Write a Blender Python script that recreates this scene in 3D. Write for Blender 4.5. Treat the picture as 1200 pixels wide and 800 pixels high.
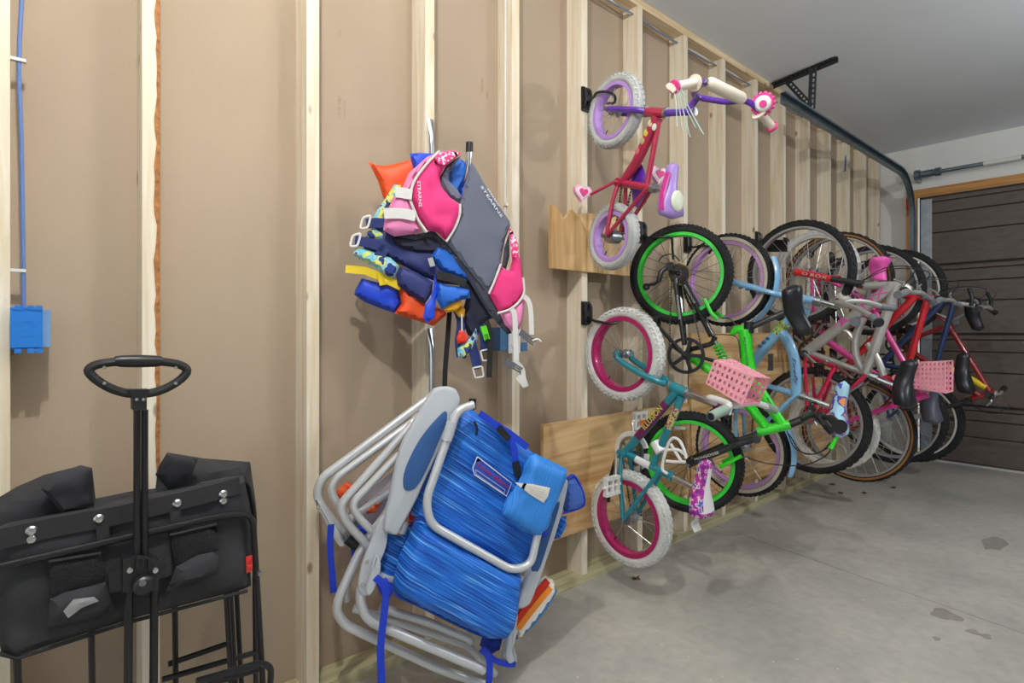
import bpy, bmesh, math, random
from mathutils import Vector, Matrix, geometry
random.seed(7)
V = Vector
PI = math.pi
scene = bpy.context.scene
for _o in list(bpy.data.objects): bpy.data.objects.remove(_o)
C = scene.collection

# ------------------------------------------------------------------ camera
FPX, HZ, CX = 660.0, 388.0, 600.0            # focal length and horizon in pixels of the 1200 x 800 photograph
YAW = math.radians(41.06)
CAM = V((0, -1.68, 1.12))
cd = bpy.data.cameras.new('camera'); cam = bpy.data.objects.new('camera', cd); C.objects.link(cam)
cam.location = CAM; cam.rotation_euler = (PI/2, 0, -YAW)
cd.sensor_width = 36.0; cd.lens = 36.0*FPX/1200.0; cd.shift_y = -(400-HZ)/1200.0
cd.clip_start = 0.02
scene.camera = cam

# ------------------------------------------------------------------ world, lights, exposure
w = bpy.data.worlds.new('world'); scene.world = w; w.use_nodes = True
w.node_tree.nodes['Background'].inputs[0].default_value = (0.80, 0.89, 1.0, 1)
w.node_tree.nodes['Background'].inputs[1].default_value = 1.5
def lamp(name, loc, power, radius, col=(1, 0.97, 0.93)):
    l = bpy.data.lights.new(name, 'POINT'); l.energy = power; l.shadow_soft_size = radius; l.color = col
    o = bpy.data.objects.new(name, l); o.location = loc; C.objects.link(o); return o
lamp('ceiling_bulb_light', (0.05, -1.25, 2.60), 84, 0.028)
lamp('ceiling_bulb_light', (1.3, -1.1, 2.60), 20, 0.04)
lamp('ceiling_bulb_light', (-1.3, -3.2, 2.5), 20, 0.06)
lamp('ceiling_bulb_light', (3.3, -2.7, 2.12), 80, 0.06, (0.96, 0.98, 1.0))
vs = scene.view_settings
vs.view_transform = 'Standard'; vs.look = 'None'; vs.gamma = 1.0; vs.use_curve_mapping = False
vs.exposure = -0.08

# ------------------------------------------------------------------ pixel to place
FW = V((math.sin(YAW), math.cos(YAW), 0)); RT = V((math.cos(YAW), -math.sin(YAW), 0)); UP = V((0, 0, 1))
def ray(u, v): return FW + RT*((u-CX)/FPX) + UP*((HZ-v)/FPX)
def at_depth(u, v, z): return CAM + ray(u, v)*z
def on_plane(u, v, P0, n):
    d = ray(u, v); return CAM + d*((P0-CAM).dot(n)/d.dot(n))
def on_y(u, v, y): return on_plane(u, v, V((0, y, 0)), V((0, 1, 0)))
def on_x(u, v, x): return on_plane(u, v, V((x, 0, 0)), V((1, 0, 0)))
def on_z(u, v, z): return on_plane(u, v, V((0, 0, z)), V((0, 0, 1)))

# ------------------------------------------------------------------ materials
MATS = {}
def srgb(c):
    if isinstance(c, str):
        c = [int(c[i:i+2], 16)/255 for i in (0, 2, 4)]
    return tuple((x/12.92 if x <= .04045 else ((x+.055)/1.055)**2.4) for x in c)
def mat(name, col, rough=0.5, metal=0.0, var=0.0, vscale=8.0, bump=0.0, bscale=60.0, coat=0.0, stretch=(1, 1, 1), col2=None, trans=0.0, alpha=1.0):
    if name in MATS: return MATS[name]
    m = bpy.data.materials.new(name); m.use_nodes = True; MATS[name] = m
    nt = m.node_tree; N = nt.nodes; L = nt.links; b = N['Principled BSDF']
    c = srgb(col)
    b.inputs['Base Color'].default_value = (*c, 1); b.inputs['Roughness'].default_value = rough; b.inputs['Metallic'].default_value = metal
    if coat: b.inputs['Coat Weight'].default_value = coat; b.inputs['Coat Roughness'].default_value = 0.08
    if trans: b.inputs['Transmission Weight'].default_value = trans
    if alpha < 1: b.inputs['Alpha'].default_value = alpha
    if var or bump or col2:
        tc = N.new('ShaderNodeTexCoord'); mp = N.new('ShaderNodeMapping'); L.new(tc.outputs['Object'], mp.inputs[0])
        mp.inputs['Scale'].default_value = stretch
    if var or col2:
        n = N.new('ShaderNodeTexNoise'); n.inputs['Scale'].default_value = vscale; n.inputs['Detail'].default_value = 5
        L.new(mp.outputs[0], n.inputs['Vector'])
        r = N.new('ShaderNodeValToRGB'); L.new(n.outputs['Fac'], r.inputs[0])
        c2 = srgb(col2) if col2 else tuple(x*(1-var) for x in c)
        c1 = c if col2 else tuple(min(1, x*(1+var*0.5)) for x in c)
        r.color_ramp.elements[0].position = 0.35; r.color_ramp.elements[1].position = 0.65
        r.color_ramp.elements[0].color = (*c2, 1); r.color_ramp.elements[1].color = (*c1, 1)
        L.new(r.outputs[0], b.inputs['Base Color'])
    if bump:
        n2 = N.new('ShaderNodeTexNoise'); n2.inputs['Scale'].default_value = bscale; n2.inputs['Detail'].default_value = 4
        L.new(mp.outputs[0], n2.inputs['Vector'])
        bp = N.new('ShaderNodeBump'); bp.inputs['Strength'].default_value = bump; bp.inputs['Distance'].default_value = 0.004
        L.new(n2.outputs['Fac'], bp.inputs['Height']); L.new(bp.outputs[0], b.inputs['Normal'])
    return m

def wood(name, light, dark, axis='z', knots=True, gscale=1.0, wave=False):
    """sawn timber: long soft grain along one axis, a few knots; each board shifted by its own random value"""
    m = bpy.data.materials.new(name); m.use_nodes = True; MATS[name] = m
    nt = m.node_tree; N = nt.nodes; L = nt.links; b = N['Principled BSDF']; b.inputs['Roughness'].default_value = 0.7
    tc = N.new('ShaderNodeTexCoord'); oi = N.new('ShaderNodeObjectInfo')
    mul = N.new('ShaderNodeMath'); mul.operation = 'MULTIPLY'; mul.inputs[1].default_value = 37.0; L.new(oi.outputs['Random'], mul.inputs[0])
    add = N.new('ShaderNodeVectorMath'); add.operation = 'ADD'; L.new(tc.outputs['Object'], add.inputs[0]); L.new(mul.outputs[0], add.inputs[1])
    mp = N.new('ShaderNodeMapping'); L.new(add.outputs[0], mp.inputs[0])
    s = {'z': (1, 1, .06), 'x': (.06, 1, 1), 'y': (1, .06, 1)}[axis]; mp.inputs['Scale'].default_value = tuple(k*gscale for k in s)
    n = N.new('ShaderNodeTexNoise'); n.inputs['Scale'].default_value = 40 if not wave else 14; n.inputs['Detail'].default_value = 6; n.inputs['Distortion'].default_value = 0.6 if not wave else 2.2
    L.new(mp.outputs[0], n.inputs['Vector'])
    r = N.new('ShaderNodeValToRGB'); L.new(n.outputs['Fac'], r.inputs[0])
    r.color_ramp.elements[0].position = 0.3; r.color_ramp.elements[1].position = 0.62
    r.color_ramp.elements[0].color = (*srgb(dark), 1); r.color_ramp.elements[1].color = (*srgb(light), 1)
    out = r.outputs[0]
    # slow tone drift
    n3 = N.new('ShaderNodeTexNoise'); n3.inputs['Scale'].default_value = 2.0; L.new(mp.outputs[0], n3.inputs['Vector'])
    mx = N.new('ShaderNodeMixRGB'); mx.blend_type = 'MULTIPLY'; mx.inputs[0].default_value = 0.35
    L.new(out, mx.inputs[1]); 
    r3 = N.new('ShaderNodeValToRGB'); L.new(n3.outputs['Fac'], r3.inputs[0])
    r3.color_ramp.elements[0].color = (0.82, 0.74, 0.64, 1); r3.color_ramp.elements[1].color = (1.0, 1.0, 1.0, 1)
    L.new(r3.outputs[0], mx.inputs[2]); out = mx.outputs[0]
    if knots:
        mk = N.new('ShaderNodeMapping'); L.new(add.outputs[0], mk.inputs[0])
        ks = {'z': (1, 1, .5), 'x': (.5, 1, 1), 'y': (1, .5, 1)}[axis]; mk.inputs['Scale'].default_value = ks
        vo = N.new('ShaderNodeTexVoronoi'); vo.inputs['Scale'].default_value = 9; vo.inputs['Randomness'].default_value = 1; L.new(mk.outputs[0], vo.inputs['Vector'])
        rk = N.new('ShaderNodeValToRGB'); L.new(vo.outputs['Distance'], rk.inputs[0])
        rk.color_ramp.elements[0].position = 0.06; rk.color_ramp.elements[0].color = (1, 1, 1, 1)
        rk.color_ramp.elements[1].position = 0.11; rk.color_ramp.elements[1].color = (0, 0, 0, 1)
        mm = N.new('ShaderNodeMath'); mm.operation = 'MULTIPLY'; mm.inputs[1].default_value = 0.75; L.new(rk.outputs[0], mm.inputs[0])
        m2 = N.new('ShaderNodeMixRGB'); L.new(mm.outputs[0], m2.inputs[0]); L.new(out, m2.inputs[1]); m2.inputs[2].default_value = (*srgb('7a4a28'), 1)
        out = m2.outputs[0]
    L.new(out, b.inputs['Base Color'])
    bp = N.new('ShaderNodeBump'); bp.inputs['Strength'].default_value = 0.15; bp.inputs['Distance'].default_value = 0.002
    L.new(n.outputs['Fac'], bp.inputs['Height']); L.new(bp.outputs[0], b.inputs['Normal'])
    return m

# ------------------------------------------------------------------ mesh builder
def frame_of(t):
    t = t.normalized(); a = V((0, 0, 1)) if abs(t.z) < 0.9 else V((1, 0, 0))
    x = t.cross(a).normalized(); return x, t.cross(x).normalized()
def smooth_path(pts, k=6, closed=False):
    pts = [V(p) for p in pts]; n = len(pts); out = []
    rng = range(n) if closed else range(n-1)
    for i in rng:
        p1, p2 = pts[i], pts[(i+1) % n]
        p0 = pts[(i-1) % n] if (closed or i > 0) else p1*2-p2
        p3 = pts[(i+2) % n] if (closed or i+2 < n) else p2*2-p1
        for j in range(k):
            t = j/k; t2 = t*t; t3 = t2*t
            out.append(0.5*((2*p1)+(p2-p0)*t+(2*p0-5*p1+4*p2-p3)*t2+(3*p1-p0-3*p2+p3)*t3))
    if not closed: out.append(pts[-1])
    return out
def round_path(pts, rad, k=5, closed=False):
    """straight runs with rounded bends, as bent tube has"""
    pts = [V(p) for p in pts]; n = len(pts); out = []
    for i in range(n):
        if not closed and i in (0, n-1): out.append(pts[i]); continue
        p0, p, p1 = pts[i-1], pts[i], pts[(i+1) % n]
        a = p0-p; b = p1-p; r = min(rad, a.length*.48, b.length*.48)
        A = p+a.normalized()*r; B = p+b.normalized()*r
        for j in range(k+1):
            t = j/k; out.append(A*(1-t)**2+p*2*t*(1-t)+B*t*t)
    return out

class MB:
    def __init__(s): s.v = []; s.f = []
    def add(s, vs, fs):
        o = len(s.v); s.v += [V(p) for p in vs]; s.f += [[i+o for i in f] for f in fs]; return s
    def box(s, c, size, ax=None):
        c = V(c); X, Y, Z = ax if ax else (V((1, 0, 0)), V((0, 1, 0)), V((0, 0, 1)))
        h = [size[0]/2, size[1]/2, size[2]/2]
        vs = [c+X*h[0]*i+Y*h[1]*j+Z*h[2]*k for i in (-1, 1) for j in (-1, 1) for k in (-1, 1)]
        return s.add(vs, [(0, 1, 3, 2), (4, 6, 7, 5), (0, 4, 5, 1), (2, 3, 7, 6), (0, 2, 6, 4), (1, 5, 7, 3)])
    def bb(s, x0, x1, y0, y1, z0, z1): return s.box(((x0+x1)/2, (y0+y1)/2, (z0+z1)/2), (abs(x1-x0), abs(y1-y0), abs(z1-z0)))
    def tube(s, pts, r, seg=10, closed=False, caps=True, flat=None):
        pts = [V(p) for p in pts]; n = len(pts); rs = r if isinstance(r, (list, tuple)) else [r]*n
        base = len(s.v); prev = None
        for i, p in enumerate(pts):
            a = pts[i-1] if (i or closed) else p; b = pts[(i+1) % n] if (i < n-1 or closed) else p
            t = (b-a)
            if t.length < 1e-9: t = V((0, 0, 1))
            t.normalize()
            if prev is None: x, y = frame_of(t)
            else:
                x = (prev-t*prev.dot(t))
                if x.length < 1e-6: x, y = frame_of(t)
                x.normalize(); y = t.cross(x)
            prev = x
            for k in range(seg):
                an = 2*PI*k/seg; s.v.append(p+(x*math.cos(an)+y*math.sin(an))*rs[i])
        m = n if closed else n-1
        for i in range(m):
            for k in range(seg):
                a = base+i*seg+k; b = base+i*seg+(k+1) % seg; c = base+((i+1) % n)*seg+(k+1) % seg; d = base+((i+1) % n)*seg+k
                s.f.append([a, b, c, d])
        if caps and not closed:
            s.f.append([base+k for k in range(seg)][::-1]); s.f.append([base+(n-1)*seg+k for k in range(seg)])
        return s
    def cyl(s, a, b, r, r2=None, seg=14): return s.tube([a, b], [r, r if r2 is None else r2], seg)
    def lathe(s, c, axis, prof, seg=48, ref=None, a0=0.0, a1=2*PI):
        """prof: list of (radius, offset along axis); closed=True ring profile when first == last"""
        c = V(c); axis = V(axis).normalized()
        if ref is None: x, y = frame_of(axis)
        else: x = V(ref).normalized(); y = axis.cross(x).normalized()
        full = abs((a1-a0)-2*PI) < 1e-6; n = seg if full else seg+1; base = len(s.v); m = len(prof)
        for i in range(n):
            an = a0+(a1-a0)*i/seg; e = x*math.cos(an)+y*math.sin(an)
            for (r, h) in prof: s.v.append(c+e*r+axis*h)
        for i in range(seg):
            j = (i+1) % n
            for k in range(m-1): s.f.append([base+i*m+k, base+i*m+k+1, base+j*m+k+1, base+j*m+k])
        return s
    def sphere(s, c, r, ax=None, seg=12, rings=8):
        c = V(c); R = r if isinstance(r, (tuple, list)) else (r, r, r)
        X, Y, Z = ax if ax else (V((1, 0, 0)), V((0, 1, 0)), V((0, 0, 1)))
        vs = []; fs = []
        for i in range(rings+1):
            th = PI*i/rings
            for k in range(seg):
                ph = 2*PI*k/seg; vs.append(c+X*R[0]*math.sin(th)*math.cos(ph)+Y*R[1]*math.sin(th)*math.sin(ph)+Z*R[2]*math.cos(th))
        for i in range(rings):
            for k in range(seg):
                fs.append((i*seg+k, (i+1)*seg+k, (i+1)*seg+(k+1) % seg, i*seg+(k+1) % seg))
        return s.add(vs, fs)
    def prism(s, pts, vec):
        """flat outline (3-D points) given a thickness vector"""
        pts = [V(p) for p in pts]; vec = V(vec); n = len(pts)
        vs = pts+[p+vec for p in pts]; fs = [list(range(n))[::-1], list(range(n, 2*n))]
        fs += [[i, (i+1) % n, n+(i+1) % n, n+i] for i in range(n)]
        return s.add(vs, fs)
    def ribbon(s, pts, side, wdt, th=0.0016):
        """flat webbing: path, width direction, width, thickness"""
        pts = [V(p) for p in pts]; n = len(pts); side = V(side).normalized(); base = len(s.v)
        for i, p in enumerate(pts):
            t = (pts[min(i+1, n-1)]-pts[max(i-1, 0)]).normalized(); sd = (side-t*side.dot(t)).normalized(); nn = t.cross(sd)
            ww = wdt[i] if isinstance(wdt, (list, tuple)) else wdt
            for a, b in ((-1, -1), (1, -1), (1, 1), (-1, 1)): s.v.append(p+sd*ww/2*a+nn*th/2*b)
        for i in range(n-1):
            for k in range(4):
                a = base+i*4; s.f.append([a+k, a+(k+1) % 4, a+4+(k+1) % 4, a+4+k])
        s.f.append([base, base+1, base+2, base+3]); e = base+(n-1)*4; s.f.append([e+3, e+2, e+1, e])
        return s
    def pillow(s, outline, nrm, thick, edge=0.03, step=0.012, wr=0.0, wscale=25.0, bend=None, back=0.5, seed=0):
        """padded panel over a flat outline: full thickness inside, rounded towards the seam"""
        pts = [V(p) for p in outline]; nrm = V(nrm).normalized(); c = sum(pts, V())/len(pts)
        x, y = frame_of(nrm)
        P2 = [V(((p-c).dot(x), (p-c).dot(y))) for p in pts]
        # resample the outline
        R = []
        for i, p in enumerate(P2):
            q = P2[(i+1) % len(P2)]; k = max(1, int((q-p).length/step+.5))
            R += [p.lerp(q, j/k) for j in range(k)]
        nb = len(R); allp = list(R)
        xs = [p.x for p in R]; ys = [p.y for p in R]
        def dist(p):
            dmin = 1e9
            for i in range(nb):
                a = R[i]; b = R[(i+1) % nb]; ab = b-a; l2 = ab.length_squared
                t = 0 if l2 == 0 else max(0, min(1, (p-a).dot(ab)/l2)); dmin = min(dmin, (p-a-ab*t).length_squared)
            return math.sqrt(dmin)
        def inside(p):
            r = False; j = nb-1
            for i in range(nb):
                a = R[i]; b = R[j]
                if (a.y > p.y) != (b.y > p.y) and p.x < (b.x-a.x)*(p.y-a.y)/(b.y-a.y)+a.x: r = not r
                j = i
            return r
        D = [0.0]*nb; yy = min(ys); row = 0
        while yy < max(ys):
            xx = min(xs)+(step/2 if row % 2 else 0)
            while xx < max(xs):
                p = V((xx, yy))
                if inside(p):
                    d = dist(p)
                    if d > step*.45: allp.append(p); D.append(d)
                xx += step
            yy += step*.866; row += 1
        res = geometry.delaunay_2d_cdt(allp, [(i, (i+1) % nb) for i in range(nb)], [], 1, 1e-7)
        vo, fo, vi = res[0], res[2], res[3]
        from mathutils import noise
        def hgt(i):
            d = D[vi[i][0]] if vi[i] else 0.0
            t = min(d/edge, 1.0); return math.sqrt(max(0, 1-(1-t)**2))
        base = len(s.v); n = len(vo); H = [hgt(i) for i in range(n)]
        for sgn, tk in ((1, thick*(1-back)), (-1, thick*back)):
            for i, p in enumerate(vo):
                q = c+x*p.x+y*p.y
                h = H[i]*tk
                if wr: h += wr*noise.noise(q*wscale+V((seed, seed*2.3, 0)))*min(1, H[i]*1.2)*(1 if sgn > 0 else -1)
                q = q+nrm*sgn*h
                if bend: q = bend(q)
                s.v.append(q)
        for f in fo:
            s.f.append([base+i for i in f]); s.f.append([base+n+i for i in f][::-1])
        # seam
        edges = {}
        for f in fo:
            for a, b in zip(f, list(f[1:])+[f[0]]):
                k = (min(a, b), max(a, b)); edges[k] = edges.get(k, 0)+1
        for (a, b), ct in edges.items():
            if ct == 1: s.f.append([base+a, base+b, base+n+b, base+n+a])
        return s
    def plate(s, outline, nrm, th, bev=.004, k=3):
        """moulded plate over an outline, with a rounded rim"""
        pts = [V(p) for p in outline]; nrm = V(nrm).normalized(); n = len(pts); c = sum(pts, V())/n
        nn = []
        for i in range(n):
            t = (pts[(i+1) % n]-pts[i-1]).normalized(); nn.append(t.cross(nrm))
        area = sum(((pts[i]-c).cross(pts[(i+1) % n]-c)).dot(nrm) for i in range(n)); sg = 1 if area > 0 else -1
        rings = []
        for side in (-1, 1):
            for j in (range(k+1) if side < 0 else range(k, -1, -1)):
                a = PI/2*j/k; ins = bev*(1-math.sin(a)); h = side*(th/2-bev+bev*math.cos(a))
                rings.append([p-nn[i]*sg*ins+nrm*h for i, p in enumerate(pts)])
        base = len(s.v)
        for r in rings: s.v += r
        m = len(rings)
        for j in range(m-1):
            for i in range(n): s.f.append([base+j*n+i, base+j*n+(i+1) % n, base+(j+1)*n+(i+1) % n, base+(j+1)*n+i])
        s.f.append([base+i for i in range(n)][::-1]); s.f.append([base+(m-1)*n+i for i in range(n)])
        return s
    def build(s, name, m, parent=None, sharp=35, at=None, smooth=True):
        """ONE mesh object; vertices are stored relative to the parent's place (or to `at`)"""
        o0 = V(at) if at is not None else V((0, 0, 0))
        base = world_loc(parent)+o0 if parent else o0
        me = bpy.data.meshes.new(name); me.from_pydata([tuple(p-base) for p in s.v], [], s.f)
        bm = bmesh.new(); bm.from_mesh(me)
        bmesh.ops.remove_doubles(bm, verts=bm.verts, dist=1e-6); bmesh.ops.recalc_face_normals(bm, faces=bm.faces); bm.to_mesh(me); bm.free()
        if smooth and len(me.polygons):
            me.polygons.foreach_set('use_smooth', [True]*len(me.polygons)); me.set_sharp_from_angle(angle=math.radians(sharp))
        for mm in (m if isinstance(m, (list, tuple)) else [m]): me.materials.append(mm)
        o = bpy.data.objects.new(name, me); C.objects.link(o); o.location = o0
        if parent: o.parent = parent
        return o
def world_loc(o):
    p = V((0, 0, 0))
    while o is not None: p = p+o.location; o = o.parent
    return p
def tag(o, label, cat, group=None, kind=None):
    if label: o['label'] = label
    if cat: o['category'] = cat
    if group: o['group'] = group
    if kind: o['kind'] = kind
    return o
def thing(name, loc, label, cat, group=None):
    o = bpy.data.objects.new(name, None); C.objects.link(o); o.location = loc; o.empty_display_size = 0.05
    return tag(o, label, cat, group)
def struct(o): o['kind'] = 'structure'; return o
def copy_part(src, parent, loc, name=None):
    c = src.copy(); C.objects.link(c); c.parent = parent; c.location = loc; return c
def text_part(name, body, m, parent, origin, xdir, ydir, size, depth=0.0006, shear=0.0, align='CENTER', width=None, wrap=None):
    """raised print: real letters lying on the surface"""
    cu = bpy.data.curves.new('t', 'FONT'); cu.body = body; cu.size = size; cu.extrude = depth; cu.align_x = align; cu.align_y = 'CENTER'; cu.shear = shear; cu.resolution_u = 2
    t = bpy.data.objects.new('t', cu); C.objects.link(t)
    dg = bpy.context.evaluated_depsgraph_get(); dg.update()
    me = bpy.data.meshes.new_from_object(t.evaluated_get(dg)); bpy.data.objects.remove(t); bpy.data.curves.remove(cu)
    X = V(xdir).normalized(); Y = V(ydir); Y = (Y-X*Y.dot(X)).normalized(); Z = X.cross(Y); base = world_loc(parent) if parent else V((0, 0, 0))
    xs = [v.co.x for v in me.vertices]
    k = 1.0
    if width and xs: k = width/max(1e-6, max(xs)-min(xs))
    for v in me.vertices:
        c = v.co.copy(); p = V(origin)+X*c.x*k+Y*c.y+Z*c.z
        if wrap: p = wrap(p)
        v.co = p-base
    me.materials.clear(); me.materials.append(m); me.name = name
    o = bpy.data.objects.new(name, me); C.objects.link(o); o.parent = parent
    return o

# ================================================================== THE SETTING
H = 2.756
XE = 6.02                       # garage-door wall
XL, YB = -3.5, -7.0             # walls behind the photographer
PAPER = mat('drywall_paper', 'ac9a84', 0.9, var=0.10, vscale=1.3, bump=0.08, bscale=160, stretch=(1, 1, .6))
STUDW = wood('stud_pine', 'ece4d2', 'dac9aa')
PLATEW = wood('plate_pine', 'e8d6b4', 'cbae82', axis='x')
TREATED = wood('treated_pine', 'cdc7a2', 'a59f78', axis='x', knots=False)
PLY = wood('plywood_face', 'e0be8c', 'b5854c', axis='x', knots=False, gscale=.8, wave=True)
PINEB = wood('pine_board', 'e2c28f', 'b98f58', axis='z', knots=True, gscale=.6, wave=True)
WHITEW = mat('white_drywall', 'e2e2de', 0.85, var=0.04, vscale=3, bump=0.05)
CEILM = mat('ceiling_paint', 'dfe5ea', 0.9, var=0.03, vscale=1.5)
CONC = None
def concrete():
    m = bpy.data.materials.new('concrete'); m.use_nodes = True
    nt = m.node_tree; N = nt.nodes; L = nt.links; b = N['Principled BSDF']
    tc = N.new('ShaderNodeTexCoord')
    n1 = N.new('ShaderNodeTexNoise'); n1.inputs['Scale'].default_value = 1.6; n1.inputs['Detail'].default_value = 8; n1.inputs['Roughness'].default_value = .62; L.new(tc.outputs['Object'], n1.inputs['Vector'])
    r1 = N.new('ShaderNodeValToRGB'); L.new(n1.outputs['Fac'], r1.inputs[0])
    e = r1.color_ramp.elements; e[0].position = .3; e[0].color = (*srgb('9d9d97'), 1); e[1].position = .7; e[1].color = (*srgb('c2beb4'), 1)
    n2 = N.new('ShaderNodeTexNoise'); n2.inputs['Scale'].default_value = 22; n2.inputs['Detail'].default_value = 6; L.new(tc.outputs['Object'], n2.inputs['Vector'])
    r2 = N.new('ShaderNodeValToRGB'); L.new(n2.outputs['Fac'], r2.inputs[0]); r2.color_ramp.elements[0].position = .3; r2.color_ramp.elements[0].color = (.78, .78, .78, 1); r2.color_ramp.elements[1].position = .6
    mx = N.new('ShaderNodeMixRGB'); mx.blend_type = 'MULTIPLY'; mx.inputs[0].default_value = .6; L.new(r1.outputs[0], mx.inputs[1]); L.new(r2.outputs[0], mx.inputs[2])
    # small pale chips
    vo = N.new('ShaderNodeTexVoronoi'); vo.inputs['Scale'].default_value = 13; L.new(tc.outputs['Object'], vo.inputs['Vector'])
    rk = N.new('ShaderNodeValToRGB'); L.new(vo.outputs['Distance'], rk.inputs[0]); rk.color_ramp.elements[0].position = .045; rk.color_ramp.elements[0].color = (1, 1, 1, 1); rk.color_ramp.elements[1].position = .06; rk.color_ramp.elements[1].color = (0, 0, 0, 1)
    m2 = N.new('ShaderNodeMixRGB'); L.new(rk.outputs[0], m2.inputs[0]); L.new(mx.outputs[0], m2.inputs[1]); m2.inputs[2].default_value = (*srgb('c9c8c0'), 1)
    L.new(m2.outputs[0], b.inputs['Base Color'])
    rr = N.new('ShaderNodeMapRange'); L.new(n1.outputs['Fac'], rr.inputs[0]); rr.inputs[3].default_value = .38; rr.inputs[4].default_value = .65; L.new(rr.outputs[0], b.inputs['Roughness'])
    bp = N.new('ShaderNodeBump'); bp.inputs['Strength'].default_value = .12; bp.inputs['Distance'].default_value = .004; L.new(n2.outputs['Fac'], bp.inputs['Height']); L.new(bp.outputs[0], b.inputs['Normal'])
    return m
CONC = concrete()
JOINT = mat('joint_dark', '4a463f', 0.95)  # dark base under the slabs, visible along the control joint

# floor: two slabs with a control joint between them
fl = struct(MB().bb(XL, XE+.1, YB, .12, -.12, -.012).build('floor', JOINT))
def jx(y): return 3.02+0.161*y
fs = MB(); g = .0025
fs.prism([(XL, YB, -.012), (jx(YB)-g, YB, -.012), (jx(.12)-g, .12, -.012), (XL, .12, -.012)], (0, 0, .012)).build('slab', CONC, fl)
MB().prism([(jx(YB)+g, YB, -.012), (XE+.1, YB, -.012), (XE+.1, .12, -.012), (jx(.12)+g, .12, -.012)], (0, 0, .012)).build('slab', CONC, fl)
struct(MB().bb(XL, XE+.1, YB, .12, H, H+.05).build('ceiling', CEILM))
wb = struct(MB().bb(XL, XE, .089, .12, 0, H).build('wall_back', PAPER))
# studs, plates
stud_r = [.267, .684, 1.1, 1.502, 1.911, 2.32, 2.729, 3.136, 3.545, 3.954, 4.363, 4.77, 5.18, 5.58, 5.95]
stud_r = [-.019]+stud_r+[-.019-.409*k for k in range(1, 9)]
st0 = MB(); st0.bb(-.038, 0, 0, .089, .038, H-.038)
s0 = None
for xr in stud_r:
    if s0 is None: s0 = st0.build('stud', STUDW, wb, smooth=False); s0.location = (xr, 0, 0)
    else: copy_part(s0, wb, (xr, 0, 0))
wz = MB(); zz = .55; n_ = 0; prevb = None
while zz < 2.7:
    wd_ = .006+.008*random.random()*(1 if zz > 1.0 else .5)
    row = [V((.267-wd_, -.0012, zz)), V((.2675, -.0012, zz)), V((.2685, .012+.006*random.random(), zz))]; b0 = len(wz.v); wz.v += row
    if prevb is not None: wz.f += [[prevb, prevb+1, b0+1, b0], [prevb+1, prevb+2, b0+2, b0+1]]
    prevb = b0; zz += .03
wz.build('waney_edge', mat('bark_brown', 'a8713f', .9, var=.45, vscale=60, bump=.5, bscale=120), wb)
MB().bb(XL, XE, -.002, .089, H-.038, H-.0005).build('top_plate', PLATEW, wb, smooth=False)
MB().bb(XL, XE, 0, .089, 0, .038).build('bottom_plate', TREATED, wb, smooth=False)
# mill print on the paper
PRINT = mat('mill_print', '9b8a78', 0.95)
for (u, v0, txt, sz) in ((398, 125, '17:40 USA', .018), (404, 128, '17:40 USA', .013), (399, 40, '17:40', .014), (565, 100, '17:40 USA', .014), (571, 112, '17:40', .012)):
    p = on_y(u, v0, .0885); text_part('mill_print', txt, PRINT, wb, p, (0, 0, 1), (-1, 0, 0), sz, .0002)

wl_ = MB(); wl_.bb(XL-.1, XL, -1.0, .12, 0, H); wl_.bb(XL-.1, XL, YB, -5.9, 0, H); wl_.bb(XL-.1, XL, -5.9, -1.0, 2.25, H); struct(wl_.build('wall_left', WHITEW, smooth=False))   # unseen wall; the wide opening is added to let cool sky light in
struct(MB().bb(XL-6, XL-.1, YB-2, .12, -.12, -.01).build('driveway', CONC))
struct(MB().bb(XL-.1, XE+.1, YB-.1, YB, 0, H).build('wall_front', WHITEW))
# garage-door wall with its opening
DY0, DY1, DZ = -.275, -5.15, 2.30
wr_ = MB(); wr_.bb(XE, XE+.1, DY0, .12, 0, H); wr_.bb(XE, XE+.1, DY1, DY0, DZ, H); wr_.bb(XE, XE+.1, YB, DY1, 0, H)
wr = struct(wr_.build('wall_right', WHITEW, smooth=False))
MB().bb(XE-.004, XE-.0005, DY0-.01, DY0+.075, DZ+.08, H).build('drywall_strip', WHITEW, wr, smooth=False)
JAMB = wood('jamb_pine', 'cf9a5c', 'a8743c', axis='z', knots=True)
JAMBX = wood('jamb_pine_across', 'cf9a5c', 'a8743c', axis='y', knots=False)
struct(MB().bb(XE-.02, XE-.0005, DY0, DY0+.085, 0, DZ+.075).build('trim_1', JAMB, smooth=False))
struct(MB().bb(XE-.02, XE-.0005, DY1, DY0, DZ, DZ+.075).build('trim_2', JAMBX, smooth=False))
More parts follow.
